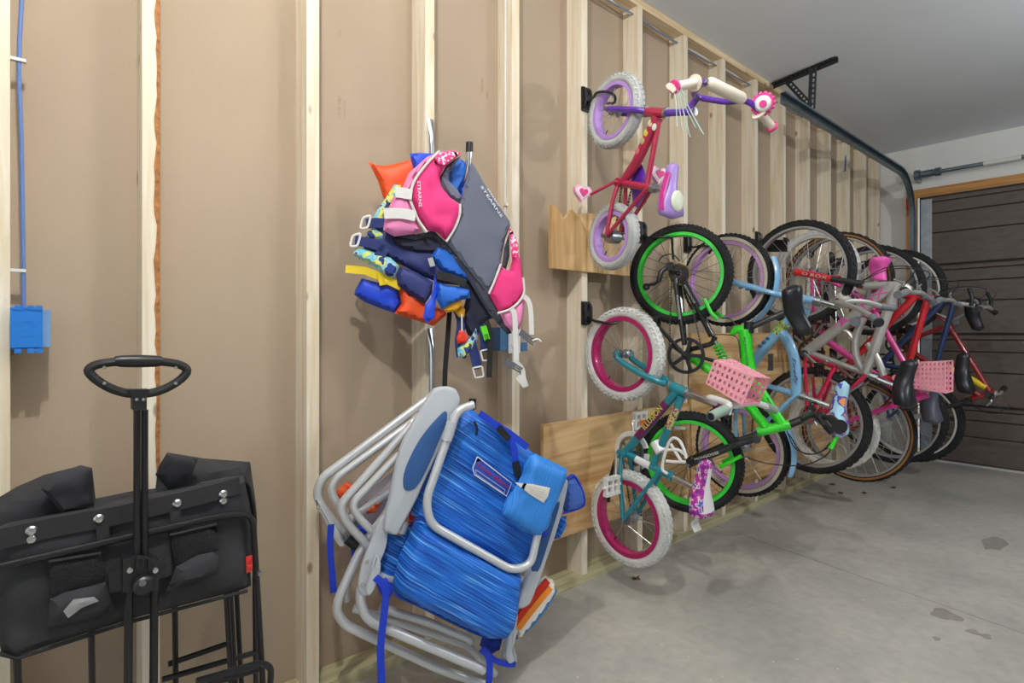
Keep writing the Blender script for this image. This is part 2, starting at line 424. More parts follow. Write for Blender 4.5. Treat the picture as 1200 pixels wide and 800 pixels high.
# sectional door
DOORM = mat('brown_door_skin', '5a5049', 0.55, var=0.18, vscale=30, bump=0.12, bscale=220, stretch=(1, .35, 1))
GALV = mat('galvanised_steel', 'aab4ba', 0.42, metal=0.75, var=0.12, vscale=20)
GALVB = mat('track_steel', '7d8d98', 0.38, metal=0.8, var=0.2, vscale=14)
DARKST = mat('dark_perforated_steel', '4a4d50', 0.5, metal=0.7)
XD = 5.955
d1 = struct(MB().bb(XD+.02, XD+.045, DY1, DY0-.02, .004, DZ-.005).build('door_1', mat('door_core', '2b2724', 0.7), smooth=False))
zs = [.012, .50, 1.095, 1.69, 2.285]
for i in range(4):
    z0, z1 = zs[i]+.006, zs[i+1]-.006; h = z1-z0; sec = MB()
    # each section: three shiplap boards, a stepped lip along its top joint
    cuts = [0, .47*h, .76*h, .93*h, h]
    for a, b in zip(cuts, cuts[1:]):
        sec.prism([(XD+.02, 0, z0+a+.004), (XD+.003, 0, z0+a+.004), (XD, 0, z0+a+.008), (XD, 0, z0+b-.008), (XD+.006, 0, z0+b-.002), (XD+.02, 0, z0+b-.002)], (0, 0, 0)) if False else None
        pr = [(XD+.021, z0+a+.003), (XD+.004, z0+a+.003), (XD, z0+a+.007), (XD, z0+b-.007), (XD+.004, z0+b-.003), (XD+.021, z0+b-.003)]
        sec.prism([(x, DY0-.03, z) for x, z in pr], (0, DY1-DY0+.04, 0))
    so = sec.build('door_section', DOORM, d1, smooth=False)
    MB().bb(XD-.004, XD-.0005, DY0-.035, DY0-.115, z0+.01, z1-.01).build('end_stile', GALV, so, smooth=False)
    if i: 
        hg = MB(); hg.bb(XD-.010, XD-.004, DY0-.04, DY0-.12, z0-.05, z0+.05); hg.cyl((XD-.016, DY0+.02, z0), (XD-.016, DY0-.11, z0), .006); hg.cyl((XD-.016, DY0+.03, z0), (XD-.016, DY0+.0, z0), .02)
        hg.build('roller_hinge', GALV, so)
MB().bb(XD-.012, XD+.03, DY1, DY0-.03, .0, .014).build('bottom_seal', mat('seal_strip', 'b9b7b0', 0.6), d1, smooth=False)

# door track: one bent galvanised channel, hung from the ceiling by perforated angle
YT = -.255
trk = thing('garage_door_track', (5.86, YT, 0), 'galvanised overhead door track curving from the ceiling down the door jamb', 'door track')
path = [V((3.28, YT, 2.455)), V((5.5, YT, 2.455))]+[V((5.5+.36*math.sin(a), YT, 2.095+.36*math.cos(a))) for a in [PI/2*k/8 for k in range(1, 9)]]+[V((5.86, YT, .03))]
def channel(mb, path, side, wd, dp, th):
    # C-shaped channel: web and two returned lips
    side = V(side)
    n = len(path); prof = [(-wd/2, dp), (-wd/2, 0), (wd/2, 0), (wd/2, dp), (wd/2-.012, dp), (wd/2-.012, dp-th), (wd/2-th, dp-th), (wd/2-th, th), (-wd/2+th, th), (-wd/2+th, dp)]
    m = len(prof); base = len(mb.v)
    for i, p in enumerate(path):
        t = (path[min(i+1, n-1)]-path[max(i-1, 0)]).normalized(); up = side.cross(t)
        for a, b in prof: mb.v.append(p+up*a+side*b)
    for i in range(n-1):
        for k in range(m): mb.f.append([base+i*m+k, base+i*m+(k+1) % m, base+(i+1)*m+(k+1) % m, base+(i+1)*m+k])
    mb.f.append([base+k for k in range(m)]); mb.f.append([base+(n-1)*m+k for k in range(m)][::-1])
mb = MB(); channel(mb, path, (0, -1, 0), .062, .034, .003); mb.build('channel', GALVB, trk, sharp=30)
for z0, z1 in ((2.15, 2.32), (.9, 1.0)): MB().bb(5.84, XE-.02, YT+.002, YT+.006, z0, z1).build('jamb_bracket', GALV, trk, smooth=False)
MB().bb(5.93, 5.985, YT+.01, YT+.05, 2.21, 2.30).build('red_cable_tag', mat('red_plastic', 'd8321f', 0.4), trk)
def perforated(mb, a, b, wd, nrm, th=.003, hole=.009):
    """slotted angle iron: strip built as two rails with bridges between the holes, and a folded flange"""
    a, b = V(a), V(b); t = (b-a); Ln = t.length; t.normalize(); nrm = V(nrm); nrm = (nrm-t*nrm.dot(t)).normalized(); sd = t.cross(nrm)
    for s_ in (-1, 1): mb.box((a+b)/2+sd*s_*(wd/2-wd*.17), (Ln, wd*.34, th), (t, sd, nrm))
    k = int(Ln/.03)
    for i in range(k+1): mb.box(a+t*(Ln*i/k), (.012, wd*.4, th), (t, sd, nrm))
    mb.box((a+b)/2+sd*(wd/2)+nrm*wd*.35, (Ln, th, wd*.7), (t, sd, nrm))
hb = thing('track_hanger', (3.69, -.27, 2.40), 'dark perforated angle-iron hanger bolted to the ceiling above the door track', 'bracket')
mb = MB(); perforated(mb, (3.74, .0, H-.006), (3.66, -.42, H-.006), .036, (0, 0, -1)); mb.build('ceiling_angle', DARKST, hb, smooth=False)
mb = MB(); perforated(mb, (3.685, -.285, H-.008), (3.685, -.275, 2.492), .034, (-1, 0, 0)); mb.build('drop_strut', DARKST, hb, smooth=False)
mb = MB(); perforated(mb, (3.74, -.10, H-.012), (3.70, -.26, 2.52), .034, (-1, 0, 0)); mb.build('diagonal_brace', DARKST, hb, smooth=False)
# counterbalance shaft over the door
sh = thing('torsion_shaft', (5.87, -.3, 2.475), 'grey torsion shaft with end bearing running above the brown garage door', 'door shaft')
MB().cyl((5.87, -.29, 2.475), (5.87, DY1+.2, 2.475), .0165, seg=16).build('shaft', GALVB, sh)
mb = MB(); mb.cyl((5.87, -.285, 2.475), (5.87, -.325, 2.475), .042, seg=20); mb.cyl((5.87, -.33, 2.475), (5.87, -.42, 2.475), .03, seg=16); mb.cyl((5.87, -.43, 2.475), (5.87, -.47, 2.475), .036, seg=8); mb.build('cable_drum', GALVB, sh)
MB().bb(5.86, XE-.001, -.300, -.294, 2.43, 2.52).build('bearing_plate', GALV, sh, smooth=False)
MB().cyl((5.87, -.75, 2.475), (5.87, -.98, 2.475), .0172, seg=16).build('paper_label', mat('label_white', 'd8d8d4', 0.7), sh)

# boards screwed across the studs
def board(name, x0, x1, z0, z1, m, label, th=.018, notch=None):
    mb = MB(); 
    if notch: mb.prism([(x, -.001, z) for x, z in notch], (0, -th, 0))
    else: mb.bb(x0, x1, -.001, -.001-th, z0, z1)
    o = mb.build(name, m, None, at=(x0, 0, z0), smooth=False); return tag(o, label, 'board')
board('pine_board', 1.665, 2.19, 1.383, 1.655, PINEB, 'short knotty pine board behind the small wheel of the red and purple bike', .02,
      notch=[(1.665, 1.383), (2.19, 1.383), (2.19, 1.655), (1.93, 1.645), (1.86, 1.638), (1.82, 1.625), (1.79, 1.645), (1.74, 1.592), (1.70, 1.642), (1.665, 1.648)])
board('plywood_board', 1.62, 2.715, .245, .735, PLY, 'plywood kick board behind the lower wheel of the teal bike')
board('plywood_board', 2.735, 4.75, .19, 1.11, PLY, 'long plywood panel behind the frames of the light blue bike')

# electrical: boxes and cables
BLUEBOX = mat('blue_box_plastic', '1f74c8', 0.4)
bx = thing('electrical_box', (.005, 0, 1.075), 'blue plastic electrical box at the end of a blue cable on the bare stud', 'electrical box')
mb = MB(); mb.bb(-.0185, .036, -.03, .05, 1.08, 1.172); mb.build('box_body', BLUEBOX, bx, smooth=False)
mb = MB(); mb.bb(-.0185, .034, -.034, -.030, 1.084, 1.168); mb.lathe((.008, -.034, 1.125), (0, -1, 0), [(.018, 0), (.018, .001), (.016, .001), (.016, 0)], 24); mb.lathe((.008, -.034, 1.125), (0, -1, 0), [(.0, .0015), (.006, .0015), (.006, 0)], 16); mb.build('knockout_face', BLUEBOX, bx)
mb = MB(); mb.bb(.036, .05, -.02, .045, 1.085, 1.168); mb.build('side_flange', mat('blue_grey_plastic', '6f96c4', 0.5), bx, smooth=False)
for x in (-.012, .01, .024):
    for z in (1.076, 1.171): MB().bb(x, x+.012, -.036, -.02, z-.004, z+.006).build('tab', BLUEBOX, bx, smooth=False)
CABB = mat('blue_cable', '5b78b0', 0.45); CABW = mat('white_cable', 'd9d8d3', 0.5); CABG = mat('grey_blue_cable', '6f7f9c', 0.45)
cb = MB(); cb.tube(smooth_path([(.004, .03, 1.172), (.003, .028, 1.3), (.0, .03, 1.55), (-.004, .03, 1.75), (.004, .03, 2.0), (.0, .03, 2.3), (-.002, .03, 2.7)], 6), .0042, 8)
tag(cb.build('electrical_cable', CABB, None, at=(.0, .03, 1.172)), 'blue electrical cable running down the stud into the blue box', 'cable')
for z, wh in ((1.255, 'just above the blue box'), (1.735, 'high up the stud')):
    mb = MB(); mb.bb(-.019, .008, .022, .036, z, z+.007); tag(mb.build('cable_clip', CABW, None, at=(-.005, .03, z)), 'white staple clip on the blue cable '+wh, 'clip', 'clips on the blue cable')
bx2 = thing('electrical_outlet', (1.43, 0, 1.03), 'blue box with white duplex outlet half hidden by the pink life vest', 'outlet')
mb = MB(); mb.bb(1.378, 1.4635, -.03, .05, 1.045, 1.135); mb.bb(1.503, 1.535, -.012, .05, 1.04, 1.075); mb.build('box_body', mat('blue_box_dull', '3f6f9f', 0.45), bx2, smooth=False)
mb = MB(); mb.bb(1.415, 1.475, -.037, -.031, 1.035, 1.15); mb.build('cover_plate', mat('outlet_white', 'e6e6e2', 0.35), bx2, smooth=False)
for z in (1.065, 1.118):
    o_ = MB().lathe((1.445, -.037, z), (0, -1, 0), [(0, .002), (.016, .002), (.016, 0)], 20).build('receptacle', mat('outlet_white', 'e6e6e2', .35), bx2)
    for x in (1.439, 1.451): MB().bb(x-.001, x+.001, -.0395, -.0388, z-.004, z+.006).build('slot', mat('slot_dark', '222222', .6), o_, smooth=False)
cb = MB(); cb.tube(smooth_path([(1.457, .035, 1.135), (1.452, .03, 1.35), (1.456, .03, 1.44), (1.457, .035, 1.62), (1.455, .03, 1.86), (1.458, .035, 2.1), (1.456, .03, 2.69)], 6), .004, 8)
tag(cb.build('electrical_cable', CABW, None, at=(1.457, .035, 1.135)), 'white cable stapled down the stud above the outlet behind the life vests', 'cable')
for z, wh in ((1.36, 'beside the grey vest panel'), (1.62, 'above the life vests')):
    mb = MB(); mb.bb(1.45, 1.4635, .024, .042, z, z+.012); tag(mb.build('cable_clip', CABW, None, at=(1.455, .03, z)), 'white staple clip on the white cable '+wh, 'clip', 'clips above the outlet')
def cable_run(x0, x1, y, z, sag, m, label, ph):
    pts = []; k = int((x1-x0)/.1)
    for i in range(k+1):
        x = x0+(x1-x0)*i/k; t = ((x-1.873) % .409)/.409
        pts.append((x, y+.006*math.sin(x*5+ph), z-sag*math.sin(PI*t)))
    mb = MB(); mb.tube(pts, .0042, 8); tag(mb.build('electrical_cable', m, None, at=pts[0]), label, 'cable')
cable_run(1.9, 5.2, .035, 2.690, .006, CABG, 'grey-blue cable threaded through the studs just below the top plate', 0)
cable_run(1.9, 4.0, .050, 2.694, -.012, CABW, 'white cable threaded through the studs just below the top plate', 1)
mb = MB(); mb.tube([(5.2, .035, 2.69), (5.15, .02, 2.60), (5.13, .02, 2.44)], .006, 8); tag(mb.build('electrical_cable', CABB, None, at=(5.13, .02, 2.44)), 'short blue cable end hanging between the far studs', 'cable')
# ceiling lampholder above the frame
for nm, (x, y) in (('out from the folded wagon', (.05, -1.25)), ('out from the beach chairs', (1.3, -1.1)), ('at the open end of the garage', (-1.3, -3.2)), ('over the middle of the garage', (3.3, -2.7))):
    t = thing('lamp_holder', (x, y, H), 'white porcelain ceiling lampholder '+nm, 'lamp', 'ceiling lampholders')
    mb = MB(); mb.lathe((x, y, H-.0005), (0, 0, -1), [(0, 0), (.055, 0), (.055, .015), (.03, .035), (.022, .055), (0, .055)], 24); mb.build('holder', CABW, t)
    if x > 3: MB().tube([(x, y, H-.05), (x, y, 2.22)], .004, 8).build('flex', CABW, t); MB().lathe((x, y, 2.225), (0, 0, -1), [(0, 0), (.02, .01), (.022, .03), (0, .03)], 16).build('lamp_socket', CABW, t)
# dry leaves and stains on the slab
LEAF = mat('dry_leaf', '6b4a2e', 0.8, var=.3, vscale=60)
for i, (u, v) in enumerate(((745, 677), (940, 566), (948, 563), (975, 567), (985, 577), (1013, 577), (1047, 571))):
    p = on_z(u, v, .004); mb = MB(); a0 = random.random()*6; k = 9
    out = [(p.x+.03*(.5+.5*(j % 2))*math.cos(a0+j*2*PI/k), p.y+.024*(.5+.5*(j % 2))*math.sin(a0+j*2*PI/k), .002+.007*((j*7) % 3)/3) for j in range(k)]
    mb.prism(out, (0, 0, .0012)); tag(mb.build('dry_leaf', LEAF, None, at=(p.x, p.y, 0), smooth=False), 'curled brown dry leaf on the concrete floor', 'leaf', 'dry leaves on the floor')
OIL = mat('oil_stain', '918d84', 0.6, var=.12, vscale=30)
for i, (u, v, rx, ry) in enumerate(((1108, 720, .05, .05), (1140, 740, .022, .02), (1155, 745, .022, .018), (1098, 748, .016, .012), (1166, 637, .13, .05))):
    p = on_z(u, v, 0); k = 18
    out = [(p.x+rx*(1+.18*math.sin(j*1.05+i*1.7)+.1*math.sin(j*2.1+i))*math.cos(j*2*PI/k), p.y+ry*(1+.2*math.sin(j*1.05+i))*math.sin(j*2*PI/k), .0002) for j in range(k)]
    MB().prism(out, (0, 0, .0003)).build('oil_stain', OIL, fl, smooth=False)

# ================================================================== WAGON
BLKF = mat('black_canvas', '2c2c2f', 0.85, var=.25, vscale=14, bump=.35, bscale=40)
BLKF2 = mat('black_canvas_trim', '232326', 0.8, bump=.2, bscale=200)
BLKS = mat('black_steel', '1a1a1c', 0.35, metal=.3, coat=.3)
BLKP = mat('black_plastic', '1d1d1f', 0.4, bump=.05, bscale=300)
CHROME = mat('chrome', 'd4d6d8', 0.18, metal=1.0)
MESHF = mat('black_net', '17171a', 0.95, bump=.9, bscale=420)
wy = -.32
WN = V((0, -1, 0))
def wp(u, v, y=wy): return on_y(u, v, y)
wg = thing('folding_wagon', (.19, -.2, 0), 'collapsed black canvas folding wagon standing upright by the studs', 'wagon')
rear = MB()
rear.pillow([wp(u, v, -.16) for u, v in ((-20, 640), (-14, 590), (20, 570), (52, 556), (96, 545), (108, 548), (112, 584), (150, 576), (182, 572), (186, 546), (196, 530), (240, 537), (293, 541), (300, 590), (298, 668), (150, 700), (0, 745))], WN, .10, edge=.04, step=.02, wr=.012, wscale=14)
rear.build('rear_panel', BLKF, wg)
for pts, y in (([(48, 572), (62, 556), (94, 545), (108, 549), (110, 592), (96, 596), (72, 600)], -.235), ([(182, 556), (195, 531), (232, 538), (225, 556), (214, 566), (198, 575)], -.235)):
    MB().pillow([wp(u, v, y) for u, v in pts], WN, .02, edge=.015, step=.012, wr=.006, wscale=30).build('folded_corner', BLKF, wg)
fr = MB(); fr.pillow([wp(u, v) for u, v in ((-3, 618), (140, 590), (286, 557), (292, 600), (294, 686), (286, 690), (150, 726), (20, 768), (2, 766), (-4, 740))], WN, .11, edge=.03, step=.014, wr=.008, wscale=16, back=.8)
front = fr.build('front_panel', BLKF, wg)
yb = wy-.026
MB().ribbon([wp(u, v, yb) for u, v in ((-4, 632), (60, 618), (140, 603), (210, 587), (250, 577), (281, 568))], (0, 0, 1), .036, .006).build('top_flap', BLKF2, front)
MB().tube([wp(u, v, wy-.012) for u, v in ((-3, 765), (20, 771), (150, 729), (290, 692))], .004, 8).build('bottom_piping', BLKF2, front)
for u, v in ((37, 622), (116, 608), (208, 590), (262, 579)):
    p = wp(u, v, yb-.004); mb = MB(); mb.lathe(p, (0, -1, 0), [(0, .004), (.006, .003), (.009, 0), (.009, -.002)], 16); mb.build('snap_button', CHROME, front)
for u, v in ((37, 632), (262, 587)):
    p = wp(u, v, yb-.002); mb = MB(); mb.lathe(p, (0, -1, 0), [(0, .003), (.006, .002), (.008, 0)], 14); mb.build('snap_socket', CHROME, front)
for mesh_p, sol_p in ((((57, 658), (118, 648), (126, 684), (98, 690), (70, 700), (57, 712)), ((58, 702), (75, 694), (124, 682), (134, 714), (105, 726), (56, 734))),
                      (((199, 627), (254, 614), (256, 648), (230, 655), (206, 672)), ((206, 664), (232, 650), (256, 645), (257, 670), (230, 680), (195, 693)))):
    pk = MB().pillow([wp(u, v, yb-.006) for u, v in mesh_p], WN, .014, edge=.02, step=.012).build('net_pocket', MESHF, front)
    MB().pillow([wp(u, v, yb-.012) for u, v in sol_p], WN, .022, edge=.02, step=.012, wr=.006, wscale=40).build('pocket_flap', BLKF, front)
    MB().tube([wp(u, v, yb-.012) for u, v in mesh_p[:2]], .003, 8).build('pocket_hem', BLKF2, front)
MB().pillow([wp(u, v, yb-.03) for u, v in ((74, 716), (86, 702), (110, 699), (116, 704), (96, 712), (80, 724))], WN, .006, edge=.01, step=.01, wr=.003, wscale=60).build('frayed_lining', mat('grey_lining', '8c8c8c', .9), front)
MB().ribbon([wp(u, v, yb-.014) for u, v in ((128, 682), (160, 674), (200, 662))], (0, 0, 1), .04, .006).build('tow_bar_sleeve', BLKF2, front)
for u in (120, 205):
    MB().ribbon([wp(u, 598 if u > 200 else 615, yb-.003), wp(u+2, 640 if u < 200 else 625, yb-.003)], (1, 0, 0), .02, .004).build('webbing_loop', BLKF2, front)
MB().pillow([wp(u, v, yb-.001) for u, v in ((288, 652), (296, 650), (296, 668), (289, 672))], WN, .006, edge=.004, step=.01).build('red_tab', mat('red_cloth', 'c22c22', .8), front)
# tow handle
yh = -.375
hd = MB(); loop = [(104, 434), (114, 427), (138, 423.5), (162, 422.5), (188, 423.5), (210, 427), (219, 434), (212, 444), (196, 454), (178, 460), (162, 461), (146, 460), (128, 454), (112, 444)]
hd.tube(smooth_path([wp(u, v, yh) for u, v in loop], 4, True), .0085, 10, closed=True)
handle = hd.build('tow_handle', BLKP, wg)
MB().tube([wp(u, 423.0, yh) for u in (134, 142, 162, 182, 190)], [.009, .0115, .0125, .0115, .009], 12).build('grip', BLKP, handle)
hd = MB(); hd.prism([wp(u, v, yh-.012) for u, v in ((150, 456), (175, 456), (172, 466), (172, 480), (155, 480), (155, 466))], (0, .024, 0)); hd.build('grip_neck', BLKP, handle)
for u, v in ((122, 430.5), (206, 430.5), (122, 449), (206, 449), (160, 468), (168, 468)):
    p = wp(u, v, yh-.0095 if v < 460 else yh-.013); MB().lathe(p, (0, -1, 0), [(0, .002), (.003, .0015), (.0036, 0)], 10).build('screw', CHROME, handle)
for u in (160.5, 169.5):
    MB().tube([wp(u, 480, yh), wp(u, 665, yh)], .0062, 10).build('telescopic_tube', BLKS, handle)
for u in (151, 181):
    a = wp(u, 668, yh); MB().tube([a, wp(u-1, 800, yh), V((wp(u-1, 800, yh).x, yh, .12))], .0075, 10).build('tow_tube', BLKS, wg)
hd = MB(); hd.prism([wp(u, v, yh-.016) for u, v in ((144, 656), (158, 652), (176, 652), (186, 656), (186, 692), (144, 694))], (0, .03, 0)); hinge = hd.build('hinge_block', BLKP, wg)
MB().lathe(wp(167, 683, yh-.017), (0, -1, 0), [(0, .022), (.014, .021), (.018, .017), (.0185, 0)], 12).build('locking_knob', BLKP, hinge)
MB().lathe(wp(167, 683, yh-.037), (0, -1, 0), [(0, .004), (.006, .003), (.007, 0)], 10).build('knob_cap', mat('grey_metal', '77787a', .4, metal=.7), hinge)
hd = MB(); hd.tube(round_path([wp(161, 668, yh-.02), wp(161, 653, yh-.02), wp(175, 653, yh-.02), wp(175, 668, yh-.02)], .006, 4), .003, 8); hd.build('release_catch', BLKS, hinge)
for u, v in ((152, 668), (182, 668)): MB().lathe(wp(u, v, yh-.016), (0, -1, 0), [(0, .004), (.005, .003), (.006, 0)], 10).build('rivet', CHROME, hinge)
# tubular frame
fp = [wp(-6, 665, wy-.035), wp(258, 604, wy-.035), wp(296, 601, wy-.03), wp(301, 680, wy-.02), wp(308, 800, wy-.02)]
e = fp[-1]; fp.append(V((e.x, e.y, .10)))
MB().tube(round_path(fp, .03, 6), .0065, 10).build('frame_tube', BLKS, wg)
MB().tube(round_path([wp(278, 560, -.25), wp(291, 566, -.25), wp(298, 600, -.25), wp(300, 800, -.25), V((wp(300, 800, -.25).x, -.25, .1))], .02, 4), .006, 10).build('frame_tube', BLKS, wg)
for u, v, y in ((20, 765, -.30), (107, 738, -.22), (205, 712, -.22), (270, 694, -.25), (277, 690, -.2), (265, 692, -.3)):
    a = wp(u, v, y); b = wp(u+(1 if u < 260 else 6), 800, y); MB().tube([a, b, V((b.x, y, .1))], .006, 8).build('leg_tube', BLKS, wg)
for a, b, y in (((197, 778), (272, 752), -.2), ((190, 796), (300, 764), -.25), ((230, 806), (306, 783), -.3)):
    MB().tube([wp(*a, y), wp(*b, y)], .0065, 8).build('cross_tube', BLKS, wg)
hk = MB(); hk.tube(round_path([wp(230, 798, -.36), wp(306, 776, -.36), wp(318, 782, -.36), wp(317, 800, -.36)], .012, 4), .007, 8); hk.build('foot_bar', BLKS, wg)
MB().lathe(wp(304, 671, wy-.045), (0, -1, 0), [(0, .008), (.005, .008), (.006, 0)], 8).build('bolt', mat('steel_bolt', '8d9299', .35, metal=.9), wg)
# castors and base on the floor below the frame of the picture
for x in (.02, .36):
    for y in (-.18, -.36):
        wlm = MB(); wlm.lathe((x, y, .085), (1, 0, 0), [(.03, -.02), (.075, -.02), (.085, -.012), (.085, .012), (.075, .02), (.03, .02), (.03, -.02)], 24); wlm.cyl((x-.024, y, .085), (x+.024, y, .085), .012)
        wlm.build('wheel', BLKP, wg)
bs = MB()
for y in (-.18, -.36): bs.tube([(-.02, y, .10), (.40, y, .10)], .008, 8)
for x in (.0, .38): bs.tube([(x, -.16, .10), (x, -.38, .10)], .008, 8)
bs.build('base_frame', BLKS, wg)

# ================================================================== UTILITY HOOKS
def utility_hook(x, ztop, zbot, tipy, tipz, label, arm_z, split=False):
    t = thing('utility_hook', (x, 0, zbot), label, 'hook', 'zinc utility hooks')
    for za, zb_ in ((ztop, ztop-.09), (zbot, zbot+.09)):
        mb = MB(); zz = [za, za+(zb_-za)*.3, za+(zb_-za)*.65, zb_]
        for i in range(3): pass
        pts = [V((x, -.003-(.009*min(1, i/2)), z)) for i, z in enumerate(zz)]
        # flattened tube end
        base = len(mb.v); seg = 12
        for i, p in enumerate(pts):
            rx = (.0135, .0135, .011, .0105)[i]; ry = (.0022, .004, .009, .0105)[i]
            for k in range(seg):
                a = 2*PI*k/seg; mb.v.append(p+V((rx*math.cos(a), ry*math.sin(a), 0)))
        for i in range(3):
            for k in range(seg): mb.f.append([base+i*seg+k, base+i*seg+(k+1) % seg, base+(i+1)*seg+(k+1) % seg, base+(i+1)*seg+k])
        mb.f.append([base+k for k in range(seg)])
        mb.build('mounting_end', CHROME, t)
        MB().lathe((x, -.009, za+(zb_-za)*.38), (0, -1, 0), [(0, .004), (.004, .003), (.006, 0)], 10).build('screw', CHROME, t)
    MB().tube([(x, -.012, ztop-.09), (x, -.012, zbot+.09)], .0105, 12).build('back_tube', CHROME, t)
    MB().tube(round_path([(x, -.012, arm_z), (x, tipy-.0, arm_z), (x, tipy-.012, tipz-.03)], .05, 8), .0105, 12).build('arm', CHROME, t)
    MB().tube([(x, tipy-.0115, tipz-.032), (x, tipy-.013, tipz)], .0118, 12).build('rubber_tip', BLKP, t)
    return t
utility_hook(1.081, 1.863, 1.50, -.219, 1.724, 'zinc tube hook with black tip poking out above the life vests', 1.60)
utility_hook(1.081, 1.13, .78, -.236, .905, 'zinc tube hook with black tip carrying the folded beach chairs', .80)

# ================================================================== LIFE VESTS on the upper hook
def camo(name, cols, scale, rough=.8):
    m = bpy.data.materials.new(name); m.use_nodes = True; MATS[name] = m
    nt = m.node_tree; N = nt.nodes; L = nt.links; b = N['Principled BSDF']; b.inputs['Roughness'].default_value = rough
    tc = N.new('ShaderNodeTexCoord'); n = N.new('ShaderNodeTexNoise'); n.inputs['Scale'].default_value = scale; n.inputs['Detail'].default_value = 1.5; L.new(tc.outputs['Object'], n.inputs['Vector'])
    r = N.new('ShaderNodeValToRGB'); r.color_ramp.interpolation = 'CONSTANT'; L.new(n.outputs['Fac'], r.inputs[0])
    e = r.color_ramp.elements; ps = [0, .40, .47, .54, .62][:len(cols)]
    e[0].position = 0; e[0].color = (*srgb(cols[0]), 1); e[1].position = ps[1]; e[1].color = (*srgb(cols[1]), 1)
    for p, c in zip(ps[2:], cols[2:]):
        k = e.new(p); k.color = (*srgb(c), 1)
    L.new(r.outputs[0], b.inputs['Base Color']); return m
JN = V((-math.sin(math.radians(25)), -math.cos(math.radians(25)), 0)); J0 = V((1.08, -.25, 1.5))
JS = V((math.cos(math.radians(25)), -math.sin(math.radians(25)), 0))
def jp(u, v, o=0.0): return on_plane(u, v, J0+JN*o, JN)
def jl(pts, o=0.0): return [jp(u, v, o) for u, v in pts]
HOT = mat('hot_pink_neoprene', 'e0337a', .75, bump=.12, bscale=60); PINK = mat('light_pink_neoprene', 'e689b8', .75, bump=.12, bscale=60)
GREYN = mat('slate_neoprene', '5f6474', .8, bump=.1, bscale=300); GREYD = mat('slate_lining', '3f4350', .8)
WEB = mat('white_webbing', 'd5d4d0', .8, bump=.25, bscale=400); ROYAL = mat('royal_nylon', '1240c8', .5, bump=.2, bscale=40)
SKYN = mat('bright_blue_nylon', '1a62c4', .5, bump=.2, bscale=40); ORANGE = mat('orange_nylon', 'e6501c', .55, bump=.2, bscale=40)
NAVY = mat('navy_nylon', '26306a', .65, bump=.2, bscale=40); NAVYD = mat('dark_navy_nylon', '171b33', .7, bump=.2, bscale=40)
YEL = mat('yellow_webbing', 'e6c81e', .6); YELL = mat('yellow_lining', 'd79a1c', .7); BLKW = mat('black_webbing', '161618', .75, bump=.2, bscale=300)
CAMO = camo('sea_camo', ['1f3a86', 'a9c9d2', '6cc3d6', 'd9dc6a', '233a7c'], 26)
GREYP = mat('grey_buckle', '5d6168', .45); WHITEP = mat('white_plastic', 'e4e4e2', .35)
SPK = camo('pink_white_print', ['e0337a', 'e0337a', 'e0337a', 'f2c8da', 'f6e8ee'], 110, .75)

pv = thing('life_vest', jp(540, 300), 'hot pink and slate grey child life vest with white straps on the wall hook', 'life vest', 'life vests on the hook')
grey = [(552, 190), (557, 196), (572, 222), (597, 259), (598, 264), (592, 280), (588, 300), (586, 312), (574, 344), (549, 316), (522, 283), (534, 262), (539, 250), (539, 238), (543, 222)]
gp = MB().pillow(jl(grey), JN, .022, edge=.010, step=.011, wr=.004, wscale=12, back=.5).build('back_panel', GREYN, pv)
MB().pillow(jl([(541, 182), (533, 186), (522, 195), (515, 208), (517, 218), (527, 231), (538, 238), (541, 230), (536, 222), (526, 212), (526, 203), (534, 192)], -.004), JN, .02, edge=.006, step=.01).build('armhole_binding', GREYN, pv)
hl = [(516, 178), (530, 176), (541, 180), (531, 187), (521, 196), (515, 208), (517, 219), (528, 232), (538, 239), (538, 252), (532, 268), (522, 282), (512, 272), (500, 270), (490, 254), (482, 234), (483, 222), (488, 209), (504, 190)]
fp1 = MB().pillow(jl(hl, .012), JN, .05, edge=.03, step=.010, wr=.008, wscale=22, back=.4).build('front_panel', HOT, pv)
MB().pillow(jl([(512, 181), (520, 177), (540, 179), (530, 186), (521, 193), (508, 191)], .045), JN, .006, edge=.01, step=.009).build('speckled_yoke', SPK, fp1)
lp = [(512, 179), (500, 184), (479, 203), (471, 222), (460, 232), (451, 256), (449, 270), (462, 277), (480, 275), (494, 272), (488, 256), (481, 235), (483, 220), (488, 208), (505, 189)]
MB().pillow(jl(lp, .004), JN, .045, edge=.026, step=.010, wr=.006, wscale=26, seed=3).build('side_panel', PINK, pv)
MB().tube(smooth_path(jl([(515, 177), (503, 189), (488, 208), (482, 222), (481, 234), (486, 248), (491, 259), (500, 272)], .026), 4), .0045, 8).build('white_piping', WEB, pv)
MB().tube(smooth_path(jl([(539, 239), (538.5, 252), (533, 267), (523, 283)], .018), 4), .0042, 8).build('white_piping', WEB, pv)
for pts in ([(483, 228), (472, 226), (463, 225)], [(487, 253), (470, 250), (450, 250)]):
    MB().ribbon(smooth_path(jl(pts, .034), 4), (0, 0, 1), .032, .003).build('waist_strap', WEB, pv)
MB().pillow(jl([(460, 276), (478, 277), (498, 272), (508, 270), (522, 283), (549, 316), (574, 345), (586, 368), (600, 390), (594, 392), (572, 366), (548, 326), (522, 292), (508, 276), (486, 281)], -.01), JN, .02, edge=.006, step=.011).build('foam_edge', GREYD, pv)
lr = [(596, 266), (601, 271), (606, 283), (611, 312), (614, 342), (606, 354), (596, 362), (585, 367), (573, 345), (579, 330), (587, 310), (590, 315), (597, 317), (600, 306), (598, 285)]
fp2 = MB().pillow(jl(lr, .004), JN, .045, edge=.022, step=.009, wr=.008, wscale=24, seed=5).build('front_panel', HOT, pv)
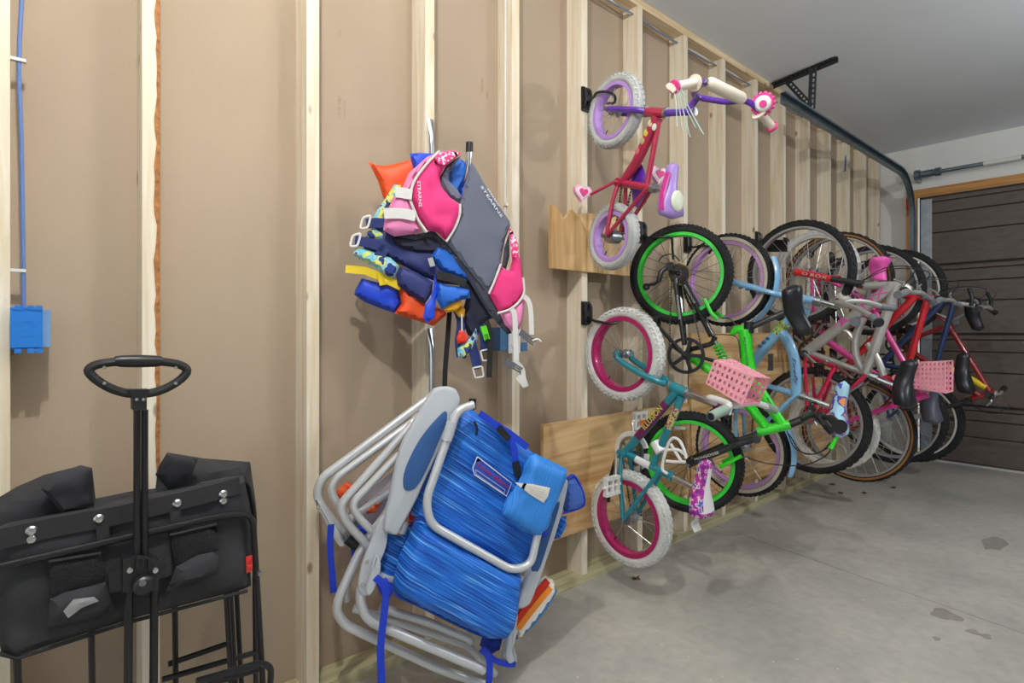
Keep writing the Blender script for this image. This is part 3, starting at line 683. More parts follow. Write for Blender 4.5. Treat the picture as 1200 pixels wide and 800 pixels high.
MB().pillow(jl([(597, 268), (601, 272), (606, 284), (609, 301), (605, 302), (600, 300), (598, 286)], .024), JN, .006, edge=.008, step=.008).build('speckled_yoke', SPK, fp2)
MB().pillow(jl([(585, 366), (598, 361), (607, 354), (614, 342), (615, 352), (613, 372), (609, 385), (600, 388), (592, 381)], .004), JN, .035, edge=.02, step=.009, seed=9).build('side_panel', PINK, pv)
MB().tube(smooth_path(jl([(587, 309), (580, 328), (573, 344)], .016), 4), .004, 8).build('white_piping', WEB, pv)
MB().tube(smooth_path(jl([(583, 367), (596, 363), (607, 355), (614, 343), (613, 325)], .022), 4), .004, 8).build('white_piping', WEB, pv)
MB().pillow(jl([(597, 272), (597, 300), (593, 316), (588, 312), (591, 290)], -.012), JN, .012, edge=.006, step=.009).build('inner_lining', GREYD, pv)
MB().ribbon(smooth_path(jl([(600, 362), (603, 370), (604, 395), (605, 424)], .032), 4), JS, .017, .002).build('hanging_strap', WEB, pv)
MB().ribbon(smooth_path(jl([(612, 346), (619, 352), (622, 365), (623, 392)], .022), 4), JS, .016, .002).build('hanging_strap', WEB, pv)
MB().ribbon(smooth_path(jl([(605, 424), (612, 432), (614, 443), (617, 453)], .032), 4), JS, .014, .002).build('strap_tail', WEB, pv)
MB().ribbon(jl([(607, 441), (612, 447), (616, 452)], .036), JS, .02, .003).build('strap_tail', WEB, pv)
def clip(u0, v0, u1, v1, o, m, parent, w_=.02):
    a, b = jp(u0, v0, o), jp(u1, v1, o); t = (b-a).normalized(); sd = t.cross(JN).normalized()
    mb = MB(); mb.box(a.lerp(b, .3), ((b-a).length*.6, w_, .009), (t, sd, JN)); 
    for s_ in (-1, 1): mb.box(a.lerp(b, .78)+sd*s_*w_*.36, ((b-a).length*.44, w_*.22, .007), (t, sd, JN))
    mb.box(a.lerp(b, .8), ((b-a).length*.3, w_*.2, .005), (t, sd, JN)); return mb.build('side_release_buckle', m, parent, smooth=False)
clip(592, 423, 611, 434, .034, GREYP, pv); clip(610, 389, 626, 402, .026, GREYP, pv)
mb = MB(); mb.tube(smooth_path(jl([(624, 399), (630, 397), (634, 400)], .03), 3), .003, 6); mb.build('buckle_tongue', WHITEP, pv)
WPR = mat('white_print', 'eceaf0', .7)
q = jp(488, 228, .0415); text_part('lettering', 'STEARNS', WPR, pv, jp(491.5, 227, .044), jp(489, 242, .04)-jp(487, 212, .04), jp(495, 226, .04)-jp(485, 226, .04), .013, .0006, width=.078)
a, b = jp(564, 218, .0125), jp(588, 254, .0125)
text_part('lettering', 'STEARNS', WPR, pv, a.lerp(b, .5), b-a, V((0, 0, 1)), .011, .0006, width=(b-a).length)
text_part('lettering', 'STEARNS', WPR, pv, a.lerp(b, .45)+(jp(580, 226, .0125)-jp(576, 230, .0125))*.8, b-a, V((0, 0, 1)), .007, .0006, width=(b-a).length*.55)

# navy and sea-camouflage vest behind it
nv = thing('life_vest', jp(470, 290, -.06), 'navy child vest with light blue and yellow camouflage panels under the pink vest', 'life vest', 'life vests on the hook')
MB().pillow(jl([(458, 262), (472, 268), (500, 280), (530, 290), (552, 318), (545, 335), (515, 332), (492, 322), (474, 312), (450, 300), (428, 296), (424, 284), (436, 268)], -.05), JN, .05, edge=.02, step=.011, wr=.008, wscale=18).build('chest_panel', NAVY, nv)
MB().pillow(jl([(470, 312), (486, 318), (508, 330), (506, 344), (498, 356), (482, 346), (466, 334), (464, 322)], -.03), JN, .045, edge=.02, step=.011, wr=.006, wscale=20).build('lower_panel', NAVY, nv)
MB().pillow(jl([(462, 216), (470, 217), (466, 232), (456, 246), (449, 264), (440, 266), (433, 262), (443, 244), (452, 232)], -.045), JN, .035, edge=.016, step=.010, seed=4).build('shoulder_panel', CAMO, nv)
MB().pillow(jl([(422, 290), (432, 293), (446, 298), (458, 302), (468, 312), (462, 326), (450, 322), (438, 312), (424, 305), (413, 298), (414, 292)], -.03), JN, .035, edge=.014, step=.010, seed=6).build('side_panel', CAMO, nv)
MB().pillow(jl([(428, 272), (440, 268), (452, 276), (446, 282), (432, 279)], -.028), JN, .02, edge=.01, step=.010, seed=8).build('chest_patch', CAMO, nv)
for pts in ([(452, 262), (440, 261), (429, 262)], [(450, 290), (432, 284), (416, 282)], [(440, 305), (452, 290)]):
    MB().ribbon(jl(pts, -.018), (0, 0, 1), .03, .004).build('belt', mat('navy_webbing', '1b2b66', .75), nv)
for u, v in ((428, 262), (416, 283)):
    mb = MB(); mb.tube(round_path(jl([(u-3, v-7), (u+7, v-10), (u+3, v+5), (u-6, v+6)], -.014), .008, 3, True), .0035, 8, closed=True); mb.build('ladder_buckle', WHITEP, nv)
MB().pillow(jl([(456, 274), (480, 280), (508, 276), (524, 290), (518, 300), (488, 296), (462, 288)], -.028), JN, .03, edge=.012, step=.011).build('collar_lining', NAVYD, nv)
MB().pillow(jl([(552, 395), (558, 384), (560, 396), (552, 412), (545, 420), (537, 419), (536, 408), (546, 400)], -.03), JN, .02, edge=.012, step=.009, seed=2).build('crotch_strap_pad', CAMO, nv)
MB().ribbon(smooth_path(jl([(530, 350), (540, 375), (538, 400), (540, 418)], -.045), 3), JS, .028, .004).build('crotch_strap', NAVY, nv)
for (pts, yb_) in (([(552, 400), (556, 415), (560, 432)], (559, 433)), ([(566, 380), (568, 398), (568, 412)], (568, 413))):
    MB().ribbon(smooth_path(jl(pts, -.028), 3), JS, .03, .003).build('leg_strap', mat('navy_webbing', '1b2b66', .75), nv)
    u, v = yb_; mb = MB(); mb.tube(round_path(jl([(u-5, v-2), (u+6, v-4), (u+8, v+8), (u-2, v+10)], -.024), .006, 3, True), .003, 8, closed=True); mb.build('ladder_buckle', WHITEP, nv)

# orange and blue training vest
ov = thing('life_vest', jp(450, 330, -.1), 'orange and royal blue swim vest with a yellow belt beneath the camouflage vest', 'life vest', 'life vests on the hook')
MB().pillow(jl([(431, 189), (440, 193), (452, 194), (470, 190), (486, 185), (496, 200), (488, 230), (470, 240), (452, 238), (448, 228), (443, 212), (437, 200)], -.085), JN, .05, edge=.025, step=.011, wr=.006, wscale=18).build('arm_float', ORANGE, ov)
MB().pillow(jl([(480, 180), (492, 179), (512, 180), (506, 198), (490, 205), (484, 196)], -.06), JN, .03, edge=.015, step=.011, wr=.004).build('shoulder_strap', ROYAL, ov)
MB().pillow(jl([(466, 330), (482, 344), (498, 356), (520, 362), (524, 368), (508, 382), (490, 376), (462, 367), (470, 356), (468, 342)], -.06), JN, .06, edge=.02, step=.011, wr=.008, wscale=20).build('arm_float', ORANGE, ov)
MB().pillow(jl([(424, 326), (440, 330), (467, 338), (470, 358), (463, 367), (448, 362), (428, 354), (415, 345), (417, 338)], -.075), JN, .06, edge=.022, step=.011, wr=.007, wscale=20).build('chest_float', ROYAL, ov)
MB().ribbon(jl([(405, 315), (428, 317), (448, 325), (470, 336)], -.038), (0, 0, 1), .024, .004).build('yellow_belt', YEL, ov)
MB().ribbon(jl([(445, 320), (449, 334)], -.034), (1, 0, 0), .022, .004).build('belt_keeper', YEL, ov)
mb = MB(); mb.tube([jp(541, 368, -.02), jp(541.5, 388, -.02)], .0025, 6); mb.build('pull_cord', WHITEP, ov)
mb = MB(); mb.pillow(jl([(538, 387), (544, 387), (549, 397), (545, 402), (537, 403), (535, 397)], -.02), JN, .012, edge=.008, step=.008); mb.build('pull_tab', mat('red_plastic', 'd8321f', .4), ov)
MB().ribbon(smooth_path(jl([(527, 362), (525, 390), (522, 430), (521, 454)], -.07), 4), JS, .016, .002).build('hanging_belt', BLKW, ov)

# bright blue vest with yellow lining
bv = thing('life_vest', jp(540, 340, -.04), 'bright blue vest with yellow lining and black webbing at the heart of the pile', 'life vest', 'life vests on the hook')
MB().pillow(jl([(526, 196), (540, 186), (548, 192), (546, 208), (540, 222), (534, 232), (524, 220)], -.035), JN, .03, edge=.016, step=.010, wr=.005).build('chest_panel', SKYN, bv)
MB().pillow(jl([(534, 232), (546, 206), (552, 196), (556, 210), (548, 226), (540, 240)], -.05), JN, .03, edge=.016, step=.010, wr=.005).build('chest_panel', ROYAL, bv)
MB().pillow(jl([(510, 288), (526, 292), (548, 318), (552, 328), (540, 326), (520, 318), (506, 302)], -.02), JN, .03, edge=.014, step=.010, wr=.005).build('side_panel', SKYN, bv)
MB().pillow(jl([(512, 330), (524, 334), (540, 336), (550, 340), (551, 349), (538, 352), (526, 357), (518, 363), (512, 352)], -.005), JN, .04, edge=.018, step=.010, wr=.007, wscale=26).build('lower_panel', SKYN, bv)
MB().pillow(jl([(518, 362), (526, 356), (540, 351), (542, 357), (534, 364), (524, 366)], -.01), JN, .012, edge=.006, step=.009).build('yellow_lining', YELL, bv)
MB().pillow(jl([(532, 364), (540, 358), (545, 362), (544, 372), (538, 372)], -.03), JN, .012, edge=.006, step=.009).build('yellow_lining', YELL, bv)
MB().pillow(jl([(509, 320), (515, 340), (511, 352), (509, 372), (500, 379), (496, 372), (498, 358), (505, 348), (508, 336)], .0), JN, .012, edge=.008, step=.009, wr=.004, wscale=30).build('tie_loop', ROYAL, bv)
MB().pillow(jl([(520, 305), (545, 318), (565, 345), (584, 370), (574, 374), (566, 380), (558, 398), (548, 392), (540, 372), (546, 350), (538, 334), (520, 326)], -.055), JN, .05, edge=.02, step=.012, wr=.008, wscale=20).build('inner_panel', NAVYD, bv)
MB().ribbon(jl([(512, 322), (530, 326), (546, 332)], .008), (0, 0, 1), .026, .004).build('black_belt', BLKW, bv)
MB().ribbon(smooth_path(jl([(570, 376), (574, 392), (574, 420), (573, 442)], -.012), 4), JS, .018, .003).build('hanging_strap', BLKW, bv)
clip(566, 382, 571, 398, -.008, mat('green_buckle', '5fd01c', .4), bv, .02)
MB().ribbon(jl([(504, 302), (507, 312)], .0), JS, .016, .004).build('grey_keeper', mat('grey_strap', 'a7a9a8', .7), bv)

# ================================================================== FOLDED BEACH CHAIRS on the lower hook
KA = math.radians(17); KN = V((-math.sin(KA), -math.cos(KA), 0)); KS = V((math.cos(KA), -math.sin(KA), 0)); K0 = V((1.08, -.30, .7))
def kp(u, v, o=0.0): return on_plane(u, v, K0+KN*o, KN)
def kl(pts, o=0.0): return [kp(u, v, o) for u, v in pts]
SDIR = (kp(640, 640)-kp(490, 545)).normalized(); LDIR = SDIR.cross(KN).normalized()
def stripes(name, perp, cols, scale, along=None, const=False, rough=.55, jitter=.06):
    m = bpy.data.materials.new(name); m.use_nodes = True; MATS[name] = m
    nt = m.node_tree; N = nt.nodes; L = nt.links; b = N['Principled BSDF']; b.inputs['Roughness'].default_value = rough
    tc = N.new('ShaderNodeTexCoord')
    def dot(vec):
        d = N.new('ShaderNodeVectorMath'); d.operation = 'DOT_PRODUCT'; d.inputs[1].default_value = tuple(vec); L.new(tc.outputs['Object'], d.inputs[0]); return d.outputs['Value']
    cx = N.new('ShaderNodeCombineXYZ'); L.new(dot(V(perp)*scale), cx.inputs[0])
    if along is not None: L.new(dot(V(along)*scale*jitter), cx.inputs[1])
    n = N.new('ShaderNodeTexNoise'); n.inputs['Scale'].default_value = 1.0; n.inputs['Detail'].default_value = 3; L.new(cx.outputs[0], n.inputs['Vector'])
    r = N.new('ShaderNodeValToRGB'); L.new(n.outputs['Fac'], r.inputs[0]); e = r.color_ramp.elements
    if const: r.color_ramp.interpolation = 'CONSTANT'
    ps = [.30+.40*i/(len(cols)-1) for i in range(len(cols))]
    e[0].position = ps[0]; e[0].color = (*srgb(cols[0]), 1); e[1].position = ps[1]; e[1].color = (*srgb(cols[1]), 1)
    for p, c in zip(ps[2:], cols[2:]): k = e.new(p); k.color = (*srgb(c), 1)
    L.new(r.outputs[0], b.inputs['Base Color'])
    bp = N.new('ShaderNodeBump'); bp.inputs['Strength'].default_value = .25; bp.inputs['Distance'].default_value = .002; L.new(n.outputs['Fac'], bp.inputs['Height']); L.new(bp.outputs[0], b.inputs['Normal'])
    return m
CBLUE = stripes('blue_striped_canvas', LDIR, ['06246e', '0b4fb4', '1568cc', '2280dc', '86c4f2'], 240, SDIR, jitter=.02)
PBLUE = stripes('blue_ribbed_canvas', (kp(664, 548)-kp(615, 530)), ['0f55b4', '1b74d0', '3a92e2', '5aabec'], 2600, None)
PBLUE2 = CBLUE
DBLUE = mat('blue_webbing', '1238c0', .6, bump=.2, bscale=300)
ALU = mat('painted_aluminium', 'd3d6d8', .36, metal=.4)
GRYPL = mat('grey_armrest_plastic', 'b7bcc2', .5); INLAY = mat('blue_armrest_inlay', '2c568e', .55)
RAIN = stripes('sunset_striped_canvas', LDIR, ['c3261c', 'd8321f', 'e8641e', 'f0a53a', 'ece6da'], 40, None, True)
bc = thing('beach_chair', kp(551, 600), 'blue striped folding backpack beach chair with head pillow and logo patch', 'beach chair', 'folded beach chairs')
def slab(pts, o, th, m, name, parent, bev=.006):
    return MB().plate(smooth_path(kl(pts, o), 4, True), KN, th, min(bev, th*.45)).build(name, m, parent)
back = MB().pillow(kl([(548, 478), (566, 488), (590, 505), (622, 528), (646, 556), (640, 600), (631, 625), (618, 660), (611, 669), (560, 645), (500, 612), (481, 603), (500, 560), (523, 520), (538, 490)]), KN, .05, edge=.03, step=.014, wr=.012, wscale=13, back=.5).build('back_panel', CBLUE, bc)
pouch = MB().pillow(kl([(487, 608), (500, 610), (540, 634), (609, 668), (606, 700), (600, 730), (589, 746), (566, 744), (530, 728), (490, 708), (465, 697), (459, 686), (468, 650)], .03), KN, .10, edge=.045, step=.014, wr=.01, wscale=14, back=.4).build('cooler_pouch', CBLUE, bc)
MB().tube(smooth_path(kl([(487, 608), (500, 611), (540, 635), (609, 669)], .06), 4), .004, 8).build('zip_piping', mat('blue_piping', '123f9c', .6), pouch)
MB().tube(smooth_path(kl([(459, 686), (466, 698), (490, 709), (530, 729), (566, 745), (588, 747)], .055), 4), .004, 8).build('zip_piping', mat('blue_piping', '123f9c', .6), pouch)
MB().pillow(kl([(452, 624), (470, 628), (486, 606), (470, 655), (464, 690), (450, 688), (442, 670)], -.01), KN, .035, edge=.016, step=.013, wr=.006).build('seat_fabric', CBLUE, bc)
MB().pillow(kl([(520, 522), (539, 500), (500, 560), (484, 600), (474, 600), (488, 580), (503, 545)], -.012), KN, .03, edge=.012, step=.013).build('seat_fabric', CBLUE, bc)
MB().pillow(kl([(606, 690), (612, 672), (608, 700), (600, 735), (592, 750), (586, 746)], -.005), KN, .03, edge=.012, step=.013).build('seat_fabric', CBLUE, bc)
MB().pillow(kl([(566, 742), (590, 744), (586, 760), (574, 768), (562, 756)], -.02), KN, .03, edge=.012, step=.013).build('seat_tail', mat('deep_blue_canvas', '0b2f96', .7), bc)
# armrests
al = slab([(505, 459), (512, 454), (520, 452.5), (530, 454), (536, 460), (537, 474), (520, 514), (500, 556), (485, 589), (471, 614), (464, 625), (454, 623), (449, 616), (456, 580), (468, 526), (486, 490)], .045, .03, GRYPL, 'armrest', bc, .01)
slab([(519, 483), (524, 487), (520, 502), (503, 543), (491, 566), (482, 574), (473, 571), (475, 549), (493, 513)], .0615, .004, INLAY, 'armrest_inlay', al, .002)
ar = slab([(650, 570), (656, 562), (662, 560), (664, 568), (657, 600), (646, 636), (624, 697), (616, 709), (606, 712), (603, 706), (610, 688), (632, 632)], .03, .028, GRYPL, 'armrest', bc, .01)
slab([(652, 590), (656, 590), (648, 618), (633, 664), (627, 669), (623, 664), (634, 622), (645, 598)], .0455, .004, INLAY, 'armrest_inlay', ar, .002)
TR = .0125
def ktube(pts, o, r=TR, rad=.05, name='frame_tube', parent=None, m=None):
    if isinstance(o, (int, float)): P = kl(pts, o)
    else: P = [kp(u, v, oo) for (u, v), oo in zip(pts, o)]
    return MB().tube(round_path(P, rad, 6), r, 12).build(name, m or ALU, parent or bc)
ktube([(555, 474), (536, 480), (499, 586), (504, 614), (600, 668), (622, 662), (633, 612)], .075, .0125, .06, 'back_bail')
MB().tube(kl([(523, 516), (530, 494)], .078), .016, 12).build('tube_collar', GRYPL, bc)
ktube([(484, 496), (398, 592), (404, 610), (432, 640)], -.02, TR, .04)
ktube([(468, 532), (412, 590), (420, 606), (436, 622)], .0, .011, .03)
ktube([(470, 560), (440, 640), (420, 700), (430, 726), (567, 785)], .02, .014, .06)
ktube([(474, 612), (470, 624)], .01, .014)
ktube([(466, 680), (440, 672)], .0, .012)
ktube([(613, 676), (609, 690)], .012, .014)
ktube([(602, 735), (592, 772)], .008, .0145)
ktube([(445, 712), (500, 728), (549, 748), (552, 752)], -.03, .0125, .02)
jb = slab([(446, 606), (454, 610), (452, 640), (440, 668), (432, 694), (424, 697), (419, 686), (424, 660), (434, 634)], .03, .02, GRYPL, 'hinge_bracket', bc)
for u, v in ((430, 658), (425, 685)): MB().lathe(kp(u, v, .041), KN, [(0, .003), (.005, .002), (.006, 0)], 10).build('rivet', CHROME, jb)
slab([(440, 650), (446, 660), (442, 680), (434, 696), (428, 692), (434, 670)], .05, .018, GRYPL, 'hinge_bracket', bc)
slab([(602, 712), (606, 722), (599, 760), (602, 772), (596, 776), (592, 766), (596, 735)], .03, .02, GRYPL, 'hinge_bracket', bc)
slab([(596, 738), (600, 752), (605, 768), (604, 776), (596, 774), (590, 758)], .012, .016, GRYPL, 'hinge_bracket', bc)
# straps and details
MB().ribbon(smooth_path(kl([(440, 676), (452, 690), (450, 720), (446, 760), (448, 812)], .06), 4), KS, .02, .003).build('carry_strap', DBLUE, bc)
MB().pillow(kl([(440, 682), (452, 676), (462, 690), (455, 704), (446, 696)], .052), KN, .012, edge=.008, step=.010).build('strap_knot', DBLUE, bc)
MB().ribbon(smooth_path(kl([(564, 760), (572, 768), (574, 785), (572, 806)], .035), 4), KS, .02, .003).build('carry_strap', DBLUE, bc)
MB().ribbon(smooth_path(kl([(566, 758), (578, 772), (594, 778), (604, 778)], .03), 4), (0, 0, 1), .016, .003).build('carry_strap', DBLUE, bc)
MB().ribbon(smooth_path(kl([(562, 484), (585, 500), (598, 508), (618, 524)], .045), 4), (0, 0, 1), .02, .003).build('shoulder_strap', DBLUE, bc)
MB().ribbon(smooth_path(kl([(596, 510), (602, 524), (605, 545)], .05), 4), KS, .02, .003).build('shoulder_strap', DBLUE, bc)
mb = MB(); a, b = kp(604, 541, .056), kp(607, 556, .056); t = (b-a).normalized(); mb.box(a.lerp(b, .5), ((b-a).length, .022, .01), (t, t.cross(KN), KN)); mb.box(a.lerp(b, 1.15), ((b-a).length*.3, .014, .007), (t, t.cross(KN), KN)); mb.build('strap_buckle', BLKP, bc, smooth=False)
mb = MB(); a, b = kp(584, 501, .056), kp(596, 514, .056); t = (b-a).normalized(); mb.box(a.lerp(b, .5), ((b-a).length, .02, .009), (t, t.cross(KN), KN)); mb.build('strap_buckle', BLKP, bc, smooth=False)
MB().tube(smooth_path(kl([(556, 494), (559, 502), (558, 510)], .05), 3), .004, 6).build('zip_pull', BLKW, bc)
plw = MB().pillow(kl([(624, 530), (640, 537), (664, 549), (662, 560), (650, 590), (640, 618), (630, 629), (612, 622), (598, 612), (588, 602), (591, 590), (602, 574), (612, 556), (616, 542)], .07), KN, .075, edge=.04, step=.013, wr=.006, wscale=22).build('head_pillow', PBLUE, bc)
MB().pillow(kl([(603, 565), (624, 567), (645, 571.5), (642, 582), (637, 589), (622, 580)], .112), KN, .005, edge=.004, step=.012, wr=.002).build('care_label', mat('label_cloth', 'dedbd2', .8, var=.08, vscale=200), plw)
for k in range(4):
    a, b = kp(618+k*1.5, 569.5+k*2.6, .1145), kp(640-k*.6, 574.5+k*3.0, .1145); MB().tube([a, b], .0004, 5).build('label_print', mat('label_ink', 'a3a09a', .9), plw)
MB().pillow(kl([(631, 622), (641, 620), (642, 628), (632, 632)], .06), KN, .014, edge=.008, step=.009).build('pillow_tab', DBLUE, plw)
MB().pillow(kl([(663, 562), (672, 557), (680, 570), (684, 584), (683, 592), (672, 597), (661, 600), (658, 580)], .0), KN, .05, edge=.02, step=.012).build('net_pocket', mat('blue_net', '3f66b8', .8, bump=.8, bscale=420), bc)
MB().tube(smooth_path(kl([(661, 563), (672, 556.5), (681, 571), (685, 585), (683, 593), (671, 598), (660, 601)], .012), 3), .004, 7).build('pocket_binding', DBLUE, bc)
MB().pillow(kl([(655, 606), (664, 604), (662, 618), (654, 630), (648, 632)], .0), KN, .05, edge=.02, step=.012).build('rolled_fabric', CBLUE, bc)
# embroidered patch
o_ = .034
pa = [(559.5, 535), (599.5, 566), (593.5, 581), (556, 556), (554, 548)]
MB().pillow(kl(pa, o_), KN, .006, edge=.003, step=.012).build('logo_patch', mat('patch_blue', '1c50b4', .7), bc)
MB().tube(kl(pa+[pa[0]], o_+.004), .0016, 6).build('patch_border', WPR, bc)
MB().tube(kl([(557.5, 550), (592, 574), (591, 578), (558, 555.5), (557.5, 550)], o_+.0042), .0012, 6).build('patch_line', mat('patch_grey', 'b9c4dc', .7), bc)
a, b = kp(559, 543, o_+.0045), kp(595, 570, o_+.0045)
text_part('lettering', 'Tommy Bahama', mat('red_thread', 'b8285c', .7), bc, a.lerp(b, .5), b-a, LDIR if LDIR.z > 0 else -LDIR, .016, .0007, shear=.4, width=(b-a).length)

# second chair behind, sunset stripes
rc = thing('beach_chair', kp(520, 600, -.1), 'folded beach chair with red, orange and white striped canvas behind the blue one', 'beach chair', 'folded beach chairs')
def rtube(pts, o, r=TR, rad=.05): return ktube(pts, o, r, rad, 'frame_tube', rc)
rtube([(512, 459), (377, 560), (371, 578), (376, 592), (410, 636), (420, 646)], -.09, .013, .06)
rtube([(500, 482), (396, 558), (388, 570), (390, 582), (408, 606)], -.075, .0115, .05)
rtube([(462, 572), (412, 606), (408, 615)], -.06, .0125, .03)
rtube([(454, 600), (424, 640), (397, 700), (394, 716), (404, 732), (520, 786), (575, 803)], -.035, .0135, .06)
rtube([(415, 712), (470, 730), (550, 757), (560, 770), (580, 790)], -.05, .0125, .03)
rtube([(424, 640), (404, 690), (405, 704)], -.065, .012, .03)
MB().pillow(kl([(394, 576), (406, 564), (416, 568), (418, 574), (404, 582), (398, 584)], -.085), KN, .02, edge=.01, step=.010).build('canvas_edge', RAIN, rc)
MB().pillow(kl([(428, 596), (444, 583), (448, 586), (440, 600), (430, 602)], -.055), KN, .02, edge=.01, step=.010).build('canvas_edge', RAIN, rc)
MB().pillow(kl([(410, 596), (436, 570), (460, 552), (470, 560), (450, 600), (420, 634)], -.075), KN, .016, edge=.01, step=.014).build('seat_canvas', mat('pale_canvas', 'b9aeb6', .8), rc)
MB().pillow(kl([(480, 600), (530, 500), (600, 540), (632, 600), (590, 720), (470, 690)], -.095), KN, .03, edge=.02, step=.02).build('back_canvas', RAIN, rc)
hdr = MB().pillow(kl([(602, 734), (604, 716), (612, 703), (628, 685), (640, 676), (648, 679), (650, 690), (640, 706), (622, 730), (608, 746), (602, 746)], -.04), KN, .05, edge=.016, step=.012).build('headrest', mat('sunset_white', 'e9e3d8', .8), rc)
for pts, c in (([(605, 728), (620, 706), (642, 680)], 'd02c1c'), ([(607, 736), (622, 716), (645, 688)], 'ef8a28')):
    MB().ribbon(smooth_path(kl(pts, -.011), 4), (kp(630, 712)-kp(618, 700)), .022, .006).build('stripe', mat('stripe_'+c, c, .8), hdr)
MB().tube(smooth_path(kl([(604, 747), (622, 732), (641, 708), (651, 690)], -.03), 4), .008, 8).build('blue_edge', mat('edge_blue', '3b78b0', .7), hdr)
MB().tube(smooth_path(kl([(602, 716), (612, 700), (628, 683), (640, 675)], -.012), 4), .004, 8).build('white_edge', WEB, hdr)
MB().ribbon(smooth_path(kl([(388, 614), (387, 640), (391, 694)], -.07), 4), KS, .018, .003).build('carry_strap', DBLUE, rc)
MB().ribbon(smooth_path(kl([(414, 640), (416, 652), (412, 660)], -.05), 4), KS, .018, .003).build('carry_strap', DBLUE, rc)
MB().pillow(kl([(410, 618), (428, 614), (432, 626), (420, 630), (411, 628)], -.05), KN, .02, edge=.008, step=.010).build('strap_knot', DBLUE, rc)
MB().cyl(kp(408, 630, -.06), kp(420, 640, -.05), .018, seg=12).build('hinge_cap', BLKP, rc)
slab([(370, 588), (378, 592), (404, 632), (400, 640), (392, 632)], -.075, .012, ALU, 'side_rail', rc, .004)
MB().lathe(kp(373, 594, -.068), KN, [(0, .003), (.005, .002), (.006, 0)], 10).build('rivet', CHROME, rc)

